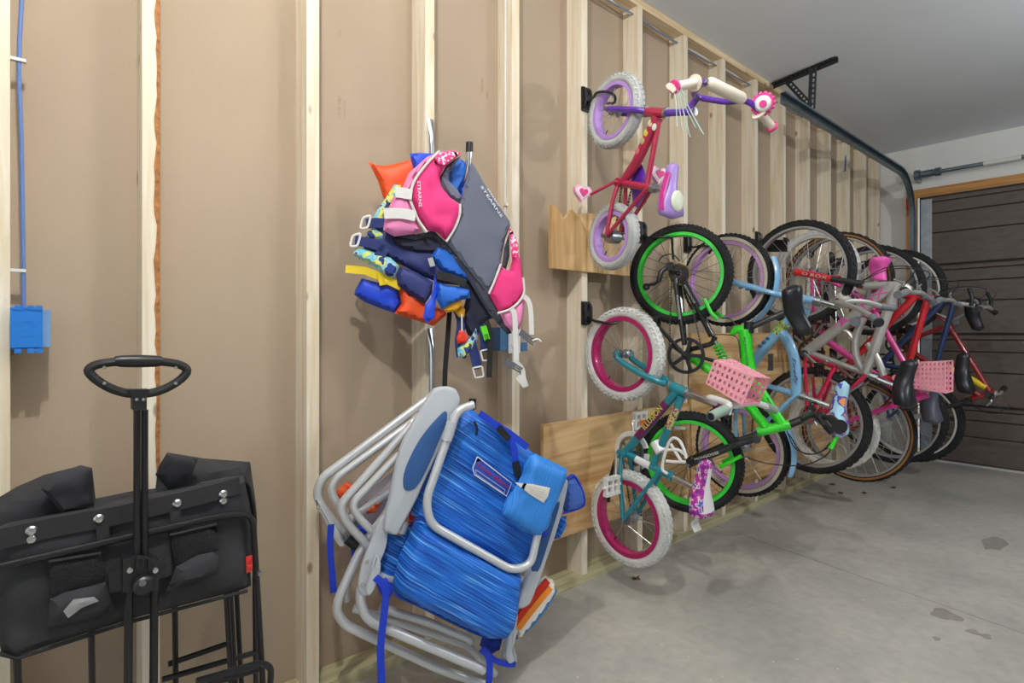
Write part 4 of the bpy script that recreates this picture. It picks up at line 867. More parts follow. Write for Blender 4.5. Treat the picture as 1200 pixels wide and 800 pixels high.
# ================================================================== BICYCLES
def paint(name, col, rough=.3, metal=.0, coat=.6, var=.04): return mat(name, col, rough, metal=metal, coat=coat, var=var, vscale=20)
BLKPAINT = paint('gloss_black_paint', '1b1b1e'); RUBBER = mat('black_tyre', '1e1f21', .8, bump=.2, bscale=120)
RUBW = mat('white_tyre', 'cfd0cc', .8, var=.12, vscale=12, bump=.15, bscale=90); RUBG = mat('grey_white_tyre', 'b9bcba', .8, var=.15, vscale=10, bump=.15, bscale=90)
SPOKE = mat('steel_spoke', 'c3c5c6', .3, metal=.9); SPOKEB = mat('black_spoke', '202022', .4)
STEEL = mat('satin_steel', '9b9ea1', .35, metal=.9); CHAINM = mat('chain_steel', '4b4744', .5, metal=.8)
GRIPB = mat('black_grip', '202022', .7, bump=.3, bscale=200)
SPK_CACHE = {}
class Bike:
    def __init__(s, label, P0, psi, base, front_up=True, name='bicycle'):
        p = math.radians(psi); s.d = V((math.sin(p), -math.cos(p), 0)); s.n = V((math.cos(p), math.sin(p), 0)); s.P0 = V(P0)
        s.t = thing(name, base, label, 'bicycle', 'bicycles hung on the stud wall'); s.fwd = V((0, 0, 1 if front_up else -1))
    def p(s, u, v, lat=0.0): return on_plane(u, v, s.P0+s.n*lat, s.n)
    def q(s, out, z, lat=0.0): return V((s.P0.x, s.P0.y, 0))+s.d*out+s.n*lat+V((0, 0, z))
    # -------- wheel: rim > tyre, hub, spokes
    def wheel(s, name, c, axis, R, tw, th, tm, rm, rim_h=.016, knobs=0, knob_h=.004, ns=20, spm=None, hub_m=None, hub_r=.016, hub_w=.06, stripe=None, singles=True, kw=None):
        c = V(c); axis = V(axis).normalized(); X, Y = frame_of(axis); Ro = R-th+.006; Ri = Ro-rim_h; rw = tw*.42
        mb = MB(); mb.lathe(c, axis, [(Ri, -rw*.7), (Ri+.003, -rw), (Ro, -rw), (Ro, rw), (Ri+.003, rw), (Ri, rw*.7), (Ri, -rw*.7)], 64, ref=X)
        rim = mb.build(name, rm, s.t, sharp=50)
        mb = MB(); rc = R-th/2-knob_h*.5; prof = []
        for k in range(13):
            a = 2*PI*k/12; prof.append((rc+(th/2)*math.cos(a), tw/2*math.sin(a)))
        mb.lathe(c, axis, prof, 72, ref=X)
        if knobs:
            for row, (lat, rr_, ph) in enumerate(((0, R-knob_h*.6, 0), (tw*.30, R-th*.10-knob_h*.6, .5), (-tw*.30, R-th*.10-knob_h*.6, .5), (tw*.44, R-th*.27, 0), (-tw*.44, R-th*.27, 0))):
                for i in range(knobs):
                    a = 2*PI*(i+ph)/knobs; e = X*math.cos(a)+Y*math.sin(a); tt = axis.cross(e)
                    L_ = 2*PI*R/knobs*.55
                    if row < 3: mb.box(c+e*rr_+axis*lat, (knob_h*1.6, L_, tw*.2), (e, tt, axis))
                    else:
                        nn = (e*.6+axis*(1 if lat > 0 else -1)*.8).normalized(); mb.box(c+e*rr_+axis*lat*1.02, (knob_h*1.3, L_*.8, th*.22), (nn, tt, nn.cross(tt)))
        mb.build('tyre', tm, rim, sharp=40)
        if stripe:
            for sg in (-1, 1):
                mb = MB(); r0, r1 = Ro+.001, Ro+th*.45; mb.lathe(c, axis, [(r0, sg*tw*.40), (r0+(r1-r0)*.5, sg*tw*.495), (r1, sg*tw*.505), (r1, sg*tw*.49), (r0, sg*tw*.38), (r0, sg*tw*.40)], 64, ref=X); mb.build('sidewall', stripe, rim)
        mb = MB(); hw = hub_w/2; mb.lathe(c, axis, [(0, -hw-.02), (.005, -hw-.02), (.006, -hw), (hub_r*1.25, -hw+.003), (hub_r*1.25, -hw+.008), (hub_r*.7, -hw+.014), (hub_r*.7, hw-.014), (hub_r*1.25, hw-.008), (hub_r*1.25, hw-.003), (.006, hw), (.005, hw+.02), (0, hw+.02)], 20, ref=X); mb.build('hub', hub_m or STEEL, rim)
        spm = spm or SPOKE
        def spoke_pts(i):
            sg = 1 if i % 2 else -1; a1 = 2*PI*i/ns; a0 = a1+(.9 if (i//2) % 2 else -.9)
            return ((X*math.cos(a0)+Y*math.sin(a0))*hub_r*1.1+axis*sg*hw*.8, (X*math.cos(a1)+Y*math.sin(a1))*(Ri+.002))
        if singles:
            for i in range(ns):
                a, b = spoke_pts(i); MB().tube([c+a, c+b], .0011, 5).build('spoke', spm, rim)
        else:
            mb = MB()
            for i in range(ns): a, b = spoke_pts(i); mb.tube([c+a, c+b], .0013, 4)
            o = mb.build('spokes', spm, rim); o['kind'] = 'stuff'
        e = X*math.cos(2.2)+Y*math.sin(2.2); MB().cyl(c+e*(Ri-.02), c+e*(Ri+.001), .0022, seg=8).build('valve', BLKP, rim)
        return rim
    def tubes(s, name, lst, m, parent=None, seg=12):
        mb = MB()
        for it in lst:
            pts, r = it[0], it[1]; mb.tube(pts, r, seg)
        return mb.build(name, m, parent or s.t)
    def saddle(s, nose, tail, upv, W, T, m, name='saddle', nosew=.22, m2=None):
        nose, tail = V(nose), V(tail); f = (nose-tail); L_ = f.length; f.normalize(); upv = V(upv); upv = (upv-f*upv.dot(f)).normalized(); lt = f.cross(upv)
        mb = MB(); K = 14; S = 14; base = 0
        for i in range(K+1):
            t = i/K; wd = W*(nosew+(1-nosew)*(1/(1+math.exp((t-.42)*13)))); 
            cap = math.sqrt(max(.0, 1-(max(0, (t-.9)/.1))**2))*math.sqrt(max(.0, 1-(max(0, (.12-t)/.12))**2)); wd *= max(cap, .05); hh = T*(.75+.25*(1-t))*max(cap, .1)
            c = tail+f*L_*t+upv*(T*.10*math.cos(t*PI*2))
            for k in range(S):
                a = 2*PI*k/S; ca, sa = math.cos(a), math.sin(a)
                x = math.copysign(abs(ca)**.8, ca)*wd/2; y = (sa*.45 if sa > 0 else sa*.55+(-.25*abs(ca)))*hh
                mb.v.append(c+lt*x+upv*y)
        for i in range(K):
            for k in range(S): mb.f.append([i*S+k, i*S+(k+1) % S, (i+1)*S+(k+1) % S, (i+1)*S+k])
        mb.f.append(list(range(S))); mb.f.append([K*S+k for k in range(S)][::-1])
        o = mb.build(name, m, s.t, sharp=60)
        if m2:
            mb = MB(); prev = None
            for i in range(2, K-1):
                t = i/K; wd = W*(nosew+(1-nosew)*(1/(1+math.exp((t-.42)*13))))*.62; c = tail+f*L_*t+upv*(T*.10*math.cos(t*PI*2)+.47*T*(.75+.25*(1-t)))
                row = [c-lt*wd/2-upv*.004, c+upv*.0015, c+lt*wd/2-upv*.004]; b0 = len(mb.v); mb.v += row
                if prev is not None: mb.f += [[prev, prev+1, b0+1, b0], [prev+1, prev+2, b0+2, b0+1]]
                prev = b0
            mb.build('saddle_top', m2, o)
        return o
    def chainring(s, c, R, m, teeth=True, lat_t=.003, arms=5, name='chainring', parent=None, guard=None):
        c = V(c); mb = MB(); n = s.n
        mb.lathe(c, n, [(R*.82, -lat_t), (R, -lat_t), (R, lat_t), (R*.82, lat_t), (R*.82, -lat_t)], 40)
        X, Y = frame_of(n)
        for k in range(arms):
            a = 2*PI*k/arms; e = X*math.cos(a)+Y*math.sin(a); mb.box(c+e*R*.45, (R*.85, R*.2, lat_t*2), (e, n.cross(e), n))
        mb.lathe(c, n, [(0, -lat_t*1.5), (R*.24, -lat_t*1.5), (R*.24, lat_t*1.5), (0, lat_t*1.5)], 20)
        return mb.build(name, m, parent or s.t)
    def crank(s, bb, ped, m, lat0, r=.008, pm=None, shape='block'):
        """arm from the bottom bracket to the pedal, pedal body along the axle"""
        bb, ped = V(bb), V(ped); a = bb+s.n*lat0; sg = 1 if lat0 > 0 else -1; b = V(ped)
        o = MB().tube([bb, a, a.lerp(b, .5), b], [r, r, r*.9, r*.9], 10).build('crank_arm', m, s.t)
        return o
    def pedal(s, c, m, sg, size=(.075, .085, .022), ax=None, grille=True, parent=None):
        c = V(c); X, Y, Z = ax or (V((0, 0, 1)), s.n, s.d); mb = MB(); a, b, h = size
        for k in (-1, 1): mb.box(c+X*k*(a/2-.006), (.012, b, h), (X, Y, Z))
        for k in (-1, 0, 1): mb.box(c+Y*k*(b/2-.006), (a, .011, h*.8), (X, Y, Z))
        mb.cyl(c-Y*(b/2+.012), c+Y*(b/2+.012), .006, seg=8)
        return mb.build('pedal', m, parent or s.t, smooth=False)
    def chain(s, a, b, ra, rb, lat):
        a = V(a)+s.n*lat; b = V(b)+s.n*lat; t = (b-a).normalized(); pr = t.cross(s.n).normalized(); mb = MB()
        for sg in (-1, 1):
            p0 = a+pr*ra*sg; p1 = b+pr*rb*sg; k = int((p1-p0).length/.0127)
            for i in range(k):
                c = p0.lerp(p1, (i+.5)/k); tt = (p1-p0).normalized(); mb.box(c, (.0105, .006, .006 if i % 2 else .0035), (tt, tt.cross(s.n).normalized(), s.n))
        o = mb.build('chain', CHAINM, s.t, smooth=False); o['kind'] = 'stuff'; return o
def grip(b, pts, m, parent, r=.015, flange=None, fm=None, name='grip'):
    a, e = V(pts[0]), V(pts[-1]); mb = MB(); n = 14; P = [a.lerp(e, i/n) for i in range(n+1)]
    mb.tube(P, [r*(1.0 if i % 2 else .92) for i in range(n+1)], 12); o = mb.build(name, m, parent)
    if flange: MB().lathe(a, (e-a), [(0, -.002), (flange, -.002), (flange*1.05, .002), (flange, .006), (0, .006)], 18).build('grip_end', fm or m, o)
    return o
def perforated_basket(b, near, far, m, parent, nu=9, nv=5, name='basket'):
    """near/far: [top-rim, bottom-rim, bottom-base, top-base] corners; open at the rim"""
    mb = MB()
    def face(A, B, Cc, D, nu, nv, f=.42):
        for i in range(nu):
            for j in range(nv):
                def P(x, y): return (A*(1-x)+B*x)*(1-y)+(D*(1-x)+Cc*x)*y
                x0, x1, y0, y1 = i/nu, (i+1)/nu, j/nv, (j+1)/nv; mx, my = (x1-x0)*(1-f)/2, (y1-y0)*(1-.5)/2
                o = [P(x0, y0), P(x1, y0), P(x1, y1), P(x0, y1)]; q = [P(x0+mx, y0+my), P(x1-mx, y0+my), P(x1-mx, y1-my), P(x0+mx, y1-my)]
                mb.add(o+q, [(0, 1, 5, 4), (1, 2, 6, 5), (2, 3, 7, 6), (3, 0, 4, 7)])
    n, f = near, far
    face(n[3], n[0], n[1], n[2], nu, nv); face(f[3], f[0], f[1], f[2], nu, nv)
    face(n[3], n[0], f[0], f[3], nu, nv+1); face(n[2], n[1], f[1], f[2], nu, nv+1); face(n[3], n[2], f[2], f[3], nv, nv)
    o = mb.build(name, m, parent, smooth=False)
    sm = o.modifiers.new('wall', 'SOLIDIFY'); sm.thickness = .0025; sm.offset = 0
    MB().tube([n[0], n[1], f[1], f[0]], .003, 8, closed=True).build('basket_rim', m, o)
    return o
def wall_hook(x, z, label, wheel_pt, tip=None):
    """black bracket on the stud with a padded arm that the rim hangs on"""
    t = thing('bike_hook', (x, 0, z), label, 'bike hook', 'bike hooks on the studs')
    mb = MB(); mb.bb(x-.024, x+.024, -.012, -.0005, z-.052, z+.052); mb.build('back_plate', BLKP, t)
    mb = MB()
    for sg in (-1, 1): mb.tube(round_path([(x+sg*.018, -.016, z-.042), (x+sg*.018, -.024, z-.026), (x+sg*.018, -.024, z+.026), (x+sg*.018, -.016, z+.042)], .01, 3), .006, 8)
    mb.bb(x-.02, x+.02, -.024, -.012, z-.012, z+.012); mb.build('cover', BLKP, t)
    w_ = V(wheel_pt); a = V((x, -.012, w_.z)); 
    if tip: MB().tube(smooth_path([V((x, -.014, z-.02)), V((x, -.03, z-.03)).lerp(V(tip[0]), .5)]+[V(p) for p in tip], 5), .0058, 10).build('hook_arm', BLKP, t)
    else: MB().tube(round_path([V((x, -.012, z-.02)), V((x, -.03, w_.z)), w_, w_+V((0, -.03, .035))], .02, 5), .007, 10).build('hook_arm', BLKP, t)
    return t

# ---------------------------------------------------------------- A: small red and purple bike, hung by its front wheel
A = Bike('small red and purple child bike with cream tyres hanging high above the pine board', at_depth(722, 130.5, 2.34), -8, (1.86, -.2, 1.37))
PURP = paint('purple_paint', '5a2aa0'); CRIM = paint('crimson_paint', 'a81f44'); LILAC = mat('lilac_rim', 'b58fd6', .4); CREAM = mat('cream_grip', 'e8dccb', .7, bump=.2, bscale=120); HPK = mat('pink_plastic', 'e0408c', .4); LPK = mat('pale_pink_plastic', 'f0b9d6', .4)
fa = A.p(721, 130.5); ra = A.p(718.5, 277.5); Rr = 39*((ra-CAM).dot(FW))/660
A.wheel('front_wheel', fa, A.n, .1525, .05, .042, RUBG, LILAC, .018, knobs=40, knob_h=.0016, ns=16, hub_w=.05)
A.wheel('rear_wheel', ra, A.n, Rr, .05, .040, RUBG, LILAC, .018, knobs=40, knob_h=.0016, ns=16, hub_r=.022, hub_w=.06)
cr, ht = A.p(757.5, 131), A.p(781, 132.5)
for sg in (-1, 1):
    w_ = A.n*sg
    MB().tube(smooth_path([fa+w_*.042, fa.lerp(cr, .45)+w_*.042, fa.lerp(cr, .85)+w_*.034, cr+w_*.012], 4), [.012]*13, 10).build('fork_leg', PURP, A.t)
    MB().cyl(fa+w_*.045, fa+w_*.06, .009, seg=8).build('axle_nut', STEEL, A.t)
MB().tube([cr.lerp(ht, -.05), ht], .0185, 14).build('head_tube', CRIM, A.t)
for pt in (cr, ht): MB().tube([pt-(ht-cr).normalized()*.006, pt+(ht-cr).normalized()*.006], .021, 14).build('headset_ring', STEEL, A.t)
bba = A.p(729, 214.5); sl = A.p(766, 220.5)
A.tubes('frame', [([A.p(771, 137), A.p(746, 190), bba], [.023, .021, .017]), ([A.p(772, 142), A.p(765, 180), A.p(758, 218)], .011), ([bba-A.n*.03, bba+A.n*.03], .018), ([bba, sl], .0155)], CRIM)
for sg in (-1, 1):
    w_ = A.n*sg
    MB().tube([sl.lerp(bba, .1)+w_*.012, ra+w_*.038], .0085, 10).build('seat_stay', CRIM, A.t)
    MB().tube([bba+w_*.02, bba.lerp(ra, .35)+w_*.036, ra+w_*.038], .0085, 10).build('chain_stay', CRIM, A.t)
    MB().cyl(ra+w_*.04, ra+w_*.062, .008, seg=8).build('axle_nut', STEEL, A.t)
YS = mat('sticker_yellow', 'd8c46a', .5); 
for u, v, c in ((766, 146, 'd9c9a8'), (771, 150, 'cfd6c8'), (761, 157, 'd6c24a'), (757, 166, 'b8a87a'), (751, 178, 'c86a6a')):
    MB().sphere(A.p(u, v)-A.n*.0205, (.0022, .012, .014), (A.n, A.d, UP), 10, 6).build('sticker', mat('sticker_'+c, c, .5), A.t)
MB().tube([sl, A.p(778, 222)], .011, 10).build('seat_post', STEEL, A.t); MB().tube([sl.lerp(bba, .06), sl.lerp(bba, -.08)], .019, 10).build('seat_clamp', STEEL, A.t)
A.saddle(A.p(788, 190), A.p(787, 257), A.d*1.0-UP*.1, .12, .052, mat('lilac_vinyl', 'a98cd6', .35), m2=None, nosew=.34)
MB().sphere(A.p(792, 236, -.0)+A.d*.008, (.012, .034, .04), (A.d, A.n, UP), 12, 8).build('saddle_badge', mat('saddle_print', 'dfe6cf', .5), A.t)
MB().ribbon([A.p(783, 202, -.03), A.p(776, 228, -.045), A.p(776, 246, -.055)], UP.cross(A.n), .02, .01).build('saddle_side', mat('magenta_vinyl', 'c22c8c', .4), A.t)
A.crank(bba, A.p(692, 228, -.085), CRIM, -.04, .007); A.crank(bba, A.p(762, 205, .09), CRIM, .04, .007)
def heart(c, X, Y, r, dep, m, parent, name):
    pts = []
    for k in range(22):
        t = 2*PI*k/22; pts.append(V(c)+X*(16*math.sin(t)**3)*r/17+Y*(13*math.cos(t)-5*math.cos(2*t)-2*math.cos(3*t)-math.cos(4*t))*r/17)
    Zd = X.cross(Y); return MB().prism([p-Zd*dep/2 for p in pts], Zd*dep).build(name, m, parent, sharp=40)
for (u, v, lt) in ((682, 226, -.10), (771, 205, .105)):
    c = A.p(u, v, lt); X = (V((.8, -.3, -.1))).normalized(); Y = (UP-X*UP.dot(X)).normalized()
    pd = heart(c, X, Y, .043, .022, LPK, A.t, 'pedal'); heart(c-X.cross(Y)*-.012, X, Y, .033, .004, mat('white_plastic', 'e4e4e2', .35), pd, 'pedal_inlay'); heart(c+X.cross(Y)*.016, X, Y, .021, .004, HPK, pd, 'pedal_heart')
MB().pillow([A.p(u, v, .034) for u, v in ((738, 196), (752, 192), (757, 205), (758, 236), (750, 246), (742, 240), (740, 222))], A.n, .012, edge=.006, step=.012).build('chain_guard', PURP, A.t)
A.chain(bba, ra, .03, .02, .028)
MB().cyl(ra-A.n*.028, ra+A.n*.02, .028, seg=18).build('coaster_hub', STEEL, A.t)
# handlebar, pad, grips, bell
st = A.p(813, 131); clampA = A.p(817, 114)
MB().tube([ht, st], .0125, 10).build('stem', PURP, A.t); MB().cyl(st-A.d*.004, st+A.d*.006, .0155, seg=12).build('stem_bolt', CHROME, A.t)
MB().tube([A.p(806, 130), clampA], .013, 10).build('stem_neck', PURP, A.t)
gl0, gl1 = A.p(790, 102, -.26), A.p(815, 97, -.165); gr1, gr0 = A.p(889, 131, .17), A.p(905, 149, .255)
hb_ = MB().tube(round_path([gl1.lerp(gl0, .3), gl1, A.p(825, 95, -.125), A.p(812, 109, -.075), clampA, A.p(852, 120, .075), A.p(872, 117, .12), A.p(884, 123, .15), gr1, gr0.lerp(gr1, .7)], .03, 5), .0105, 10).build('handlebar', PURP, A.t)
MB().tube([A.p(828, 96.5, -.105), A.p(832, 98, -.09), A.p(868, 115, .09), A.p(872, 117, .105)], [.013, .021, .021, .013], 14).build('crossbar_pad', CREAM, hb_)
MB().tube([A.p(826, 95.5, -.115), A.p(829, 97, -.1)], .012, 8).build('crossbar_end', STEEL, hb_)
for a, e, bz in ((gl0, gl1, 1), (gr0, gr1, -1)):
    gg = grip(A, [a, e], CREAM, hb_, .0155, .021, HPK); MB().lathe(e, (a-e), [(.012, 0), (.026, .0), (.026, .006), (.012, .006), (.012, 0)], 18).build('grip_collar', CREAM, gg)
heart(gl0-(gl1-gl0).normalized()*.005, A.d*.3+V((.6, -.5, 0)).normalized(), UP, .02, .004, mat('beige_heart', 'cdbfae', .6), hb_, 'heart_badge')
bc_ = A.p(894, 121.5, .165); bn = (CAM-bc_).normalized(); bl = MB()
bl.lathe(bc_-bn*.012, bn, [(0, 0), (.034, 0), (.036, .008), (.034, .014), (0, .014)], 28)
X, Y = frame_of(bn)
for k in range(14): a = 2*PI*k/14; bl.sphere(bc_+(X*math.cos(a)+Y*math.sin(a))*.034-bn*.006, .008, None, 8, 6)
bell = bl.build('bell_bezel', HPK, hb_); MB().lathe(bc_, bn, [(.028, 0), (.028, .006), (.022, .016), (.01, .02), (0, .02)], 24).build('bell_dome', mat('white_plastic', 'e4e4e2', .35), hb_); MB().lathe(bc_+bn*.018, bn, [(.012, 0), (.012, .004), (0, .005)], 16).build('bell_button', HPK, hb_)
STRM = mat('iridescent_streamer', 'bfd8d6', .25, metal=.3)
for k in range(7):
    a = gl0+V((.006*(k % 3), -.004*k, -.012)); dx = (k-3)*.012
    MB().tube(smooth_path([a, a+V((dx*.4+.01, -.01, -.05)), a+V((dx+.02, -.02-.004*k, -.12-.01*(k % 4)))], 4), .0013, 5).build('streamer', STRM, hb_)
wall_hook(1.892, 2.15, 'black bike hook holding the front wheel of the small red bike', fa, [A.p(699, 109, -.036), A.p(711, 107.5, -.036), A.p(720, 112, -.03), A.p(720, 120, .0), A.p(712, 121, .02)])

# ---------------------------------------------------------------- B: teal bike, white knobbly tyres, magenta rims
TEAL = paint('teal_paint', '17808f'); MAG = mat('magenta_rim', 'a8155e', .35, coat=.4); WPL = mat('white_plastic', 'e4e4e2', .35); SAGE = mat('sage_grip', '8fa596', .7, bump=.2, bscale=100); PKB = mat('pink_basket_plastic', 'f2a6b4', .45)
B = Bike('teal child bike with white knobbly tyres, magenta rims and a pink handlebar basket', at_depth(730.5, 414.5, 2.37), 0, (1.96, -.19, .12))
fb, rb = B.p(730.5, 414.5), B.p(738, 606.5)
B.wheel('front_wheel', fb, B.n, .197, .055, .045, RUBW, MAG, .02, knobs=48, knob_h=.004, ns=20, hub_w=.05)
B.wheel('rear_wheel', rb, B.n, .197, .055, .045, RUBW, MAG, .02, knobs=48, knob_h=.004, ns=20, hub_r=.02, hub_w=.06)
crb, htt, htb = B.p(781, 449.5), B.p(806, 461), B.p(786, 452)
for sg in (-1, 1):
    w_ = B.n*sg; dr = fb+w_*.045
    MB().tube(smooth_path([dr+V((0, 0, .0)), dr+B.d*.015-UP*.025, fb.lerp(crb, .55)+w_*.042-UP*.012, fb.lerp(crb, .9)+w_*.03, crb+w_*.01], 4), [.013]*17, 10).build('fork_leg', TEAL, B.t)
    MB().prism([dr+B.d*a+UP*b for a, b in ((-.016, -.012), (.016, -.02), (.018, .006), (0, .018), (-.014, .008))], w_*.006).build('dropout', TEAL, B.t, smooth=False)
    MB().cyl(dr, dr+w_*.018, .0085, seg=8).build('axle_nut', STEEL, B.t)
MB().tube([htb, htt], .0195, 14).build('head_tube', TEAL, B.t)
for pt in (htb, htt): MB().tube([pt-(htt-htb).normalized()*.006, pt+(htt-htb).normalized()*.006], .022, 14).build('headset_ring', STEEL, B.t)
bbb = B.p(732, 530.5); slb = B.p(785, 557)
dt0, tt0 = B.p(793, 459), B.p(799, 464)
B.tubes('frame', [([dt0, bbb], .0175), ([tt0, B.p(766, 543)], .0155), ([bbb, slb], .0155), ([bbb-B.n*.034, bbb+B.n*.034], .02), ([slb.lerp(bbb, .02), slb.lerp(bbb, -.06)], .018)], TEAL)
for sg in (-1, 1):
    w_ = B.n*sg
    MB().tube([slb.lerp(bbb, .18)+w_*.014, rb+w_*.045], .009, 10).build('seat_stay', TEAL, B.t)
    MB().tube([bbb+w_*.022, bbb.lerp(rb, .3)+w_*.042, rb+w_*.045], .009, 10).build('chain_stay', TEAL, B.t)
    MB().cyl(rb+w_*.045, rb+w_*.066, .008, seg=8).build('axle_nut', STEEL, B.t)
DEC = mat('decal_yellow', 'd6d94a', .45); DEP = mat('decal_plum', '6a1f58', .45)
dd = (bbb-dt0).normalized(); dpv = dd.cross(B.n).normalized()
def decal(bike, a, b, r, m, name='decal', parent=None, ang=1.3):
    """wrapped sticker: part of a sleeve around the tube, on the side towards -n"""
    a, b = V(a), V(b); t = (b-a).normalized(); x = -bike.n; x = (x-t*x.dot(t)).normalized(); mb = MB(); mb.lathe(a, t, [(r+.0008, 0), (r+.0008, (b-a).length), (r+.0002, (b-a).length), (r+.0002, 0), (r+.0008, 0)], 12, ref=x, a0=-ang, a1=ang); return mb.build(name, m, parent or bike.t)
decal(B, dt0.lerp(bbb, .16), dt0.lerp(bbb, .72), .0175, DEP)
decal(B, tt0.lerp(B.p(766, 543), .16), tt0.lerp(B.p(766, 543), .46), .0155, camo('plum_floral', ['5a1f58', '7a2a60', 'c8a878', 'd6d94a', '2a6a8c'], 90, .45))
tdir = (dt0-bbb).normalized(); c_ = dt0.lerp(bbb, .40)-B.n*.0188
text_part('lettering', 'ILLUSION', DEC, B.t, c_, tdir, tdir.cross(B.n), .034, .0006, width=.125)
decal(B, bbb.lerp(slb, .28), bbb.lerp(slb, .60), .0155, WPL)
# crankset
mb = B.chainring(bbb+B.n*.045, .062, STEEL, name='chainring'); MB().lathe(bbb+B.n*.05, B.n, [(.066, -.006), (.085, -.006), (.085, .006), (.066, .006), (.066, -.006)], 40, a0=PI*.0, a1=PI*1.9).build('chain_guard', WPL, B.t)
pl_, pr_ = B.p(722, 558, -.075), B.p(741, 494, .085)
B.crank(bbb, pl_, CHROME, -.06, .008); B.crank(bbb, pr_, CHROME, .065, .008)
B.pedal(B.p(717, 569, -.115), WPL, -1); pdr = B.pedal(B.p(750, 492, .13), WPL, 1); MB().box(B.p(752, 494, .13)+B.d*.014, (.05, .02, .008), (B.n, UP, B.d)).build('pedal_reflector', mat('amber_reflector', 'e07a1c', .3), pdr)
B.chain(bbb, rb, .05, .025, .045)
MB().tube([B.p(722, 536, -.05), B.p(715, 560, -.07), B.p(713, 588, -.085)], .0075, 8).build('kickstand', BLKP, B.t)
# bottle cage
bg = MB()
for pts in ([(782, 555), (776, 548), (781, 525)], [(778, 536), (784, 518), (790, 513), (797, 517), (802, 528), (804, 537)], [(786, 520), (792, 530), (798, 540)], [(781, 540), (790, 541), (803, 541)], [(783, 527), (795, 527), (803, 533)]):
    bg.tube(smooth_path([B.p(u, v, -.03) for u, v in pts], 3), .006, 8)
bg.build('bottle_cage', WPL, B.t); MB().tube([B.p(768, 518, -.0), B.p(775, 530, -.005)], .022, 10).build('cage_clamp', WPL, B.t)
MB().tube([slb, B.p(812, 571)], .0125, 12).build('seat_post', CHROME, B.t)
FLOR = camo('floral_vinyl', ['7a1f8c', 'a02a9a', 'c43ba0', 'e8d8c0', '4a5ab8'], 55, .4)
B.saddle(B.p(827, 537), B.p(823, 608), B.d, .125, .058, FLOR, m2=mat('white_vinyl', 'e6e2e6', .4), nosew=.36)
MB().ribbon(smooth_path([B.p(818, 606), B.p(814, 612), B.p(818, 622)], 3), B.n, .05, .002).build('paper_tag', WPL, B.t)
# handlebar and basket
stb = B.p(846, 477); MB().tube([htt, stb], .0125, 10).build('stem', CHROME, B.t)
nE, fE = B.p(833, 488, -.26), B.p(908, 480.5, .26); nI, fI = nE.lerp(B.p(851, 479, -.17), 1.0), B.p(898, 476, .17)
hbB = MB().tube(round_path([nI.lerp(nE, .5), nI, B.p(855, 474, -.14), B.p(847, 470, -.10), B.p(828, 464.5, -.06), stb, B.p(884, 471, .09), B.p(890, 473, .13), fI, fI.lerp(fE, .5)], .03, 5), .0115, 10).build('handlebar', WPL, B.t)
MB().tube([stb-B.n*.03, stb+B.n*.03], .02, 12).build('bar_clamp', mat('plum_plastic', '7a2a70', .4), hbB)
for a, e in ((nE, nI), (fE, fI)): gg = grip(B, [a, e], SAGE, hbB, .0165, .012, BLKP)
near = [B.p(884, 441.5, -.09), B.p(869, 474, -.09), B.p(827, 449, -.07), B.p(837, 422, -.07)]
far = [B.p(902, 443, .07), B.p(889, 472, .07), near[2]+B.n*.13, near[3]+B.n*.13]
perforated_basket(B, near, far, PKB, hbB, 8, 4)
wall_hook(1.892, 1.20, 'black bike hook holding the front wheel of the teal bike', fb, [B.p(703, 377, -.038), B.p(714, 379, -.038), B.p(724, 378, -.02)])

# ---------------------------------------------------------------- C: black and green full-suspension bike, hung by its rear wheel
GRN = paint('neon_green_paint', '2fd81e'); GRNR = mat('neon_green_rim', '2fd83a', .35, coat=.3)
Cb = Bike('black and neon green suspension bike hung by its rear wheel, green rims', at_depth(798, 322, 2.64), 22, (2.40, -.24, .26), False)
rc_, fc = Cb.p(797, 321.5), Cb.p(809, 541)
Cb.wheel('rear_wheel', rc_, Cb.n, .2365, .054, .046, RUBBER, GRNR, .018, knobs=76, knob_h=.0032, ns=24, spm=SPOKEB, hub_m=BLKP, hub_r=.02, hub_w=.08)
Cb.wheel('front_wheel', fc, Cb.n, .2365, .054, .046, RUBBER, GRNR, .018, knobs=76, knob_h=.0032, ns=24, spm=SPOKEB, hub_m=BLKP, hub_w=.06)
# cassette and derailleur on the side towards the room's open end
for k in range(6):
    r = .022+.006*k; MB().lathe(rc_-Cb.n*(.052-.005*k), Cb.n, [(.012, -.001), (r, -.001), (r, .001), (.012, .001), (.012, -.001)], 24).build('sprocket', mat('brass_sprocket', 'a88a4a', .4, metal=.9) if k == 5 else CHAINM, Cb.t)
dm = MB(); dm.box(Cb.p(785, 312, -.075), (.03, .02, .035), (Cb.d, Cb.n, UP)); dm.tube([Cb.p(790, 318, -.06), Cb.p(782, 313, -.075), Cb.p(775, 318, -.085), Cb.p(772, 330, -.085)], .012, 8); dm.build('derailleur', BLKP, Cb.t)
dm = MB(); dm.tube([Cb.p(773, 329, -.08), Cb.p(766, 333, -.08), Cb.p(757, 334, -.08)], .007, 8); dm.build('derailleur_cage', BLKP, Cb.t)
MB().lathe(Cb.p(757.5, 336, -.08), Cb.n, [(.004, -.004), (.017, -.004), (.017, .004), (.004, .004), (.004, -.004)], 18).build('jockey_wheel', BLKP, Cb.t)
MB().tube(smooth_path([Cb.p(772, 306, -.08), Cb.p(777, 300, -.08), Cb.p(788, 298, -.06), Cb.p(797, 306, -.05)], 4), .0028, 6).build('gear_cable', BLKP, Cb.t)
bbc = Cb.p(806, 416)
for sg, pts in ((-1, [(791, 326, -.062), (796, 365, -.055), (802, 404, -.045)]), (1, [(796, 326, .062), (800, 370, .055), (803, 404, .03)])):
    MB().tube([Cb.p(*q) for q in pts], .0105, 10).build('chain_stay', BLKPAINT, Cb.t)
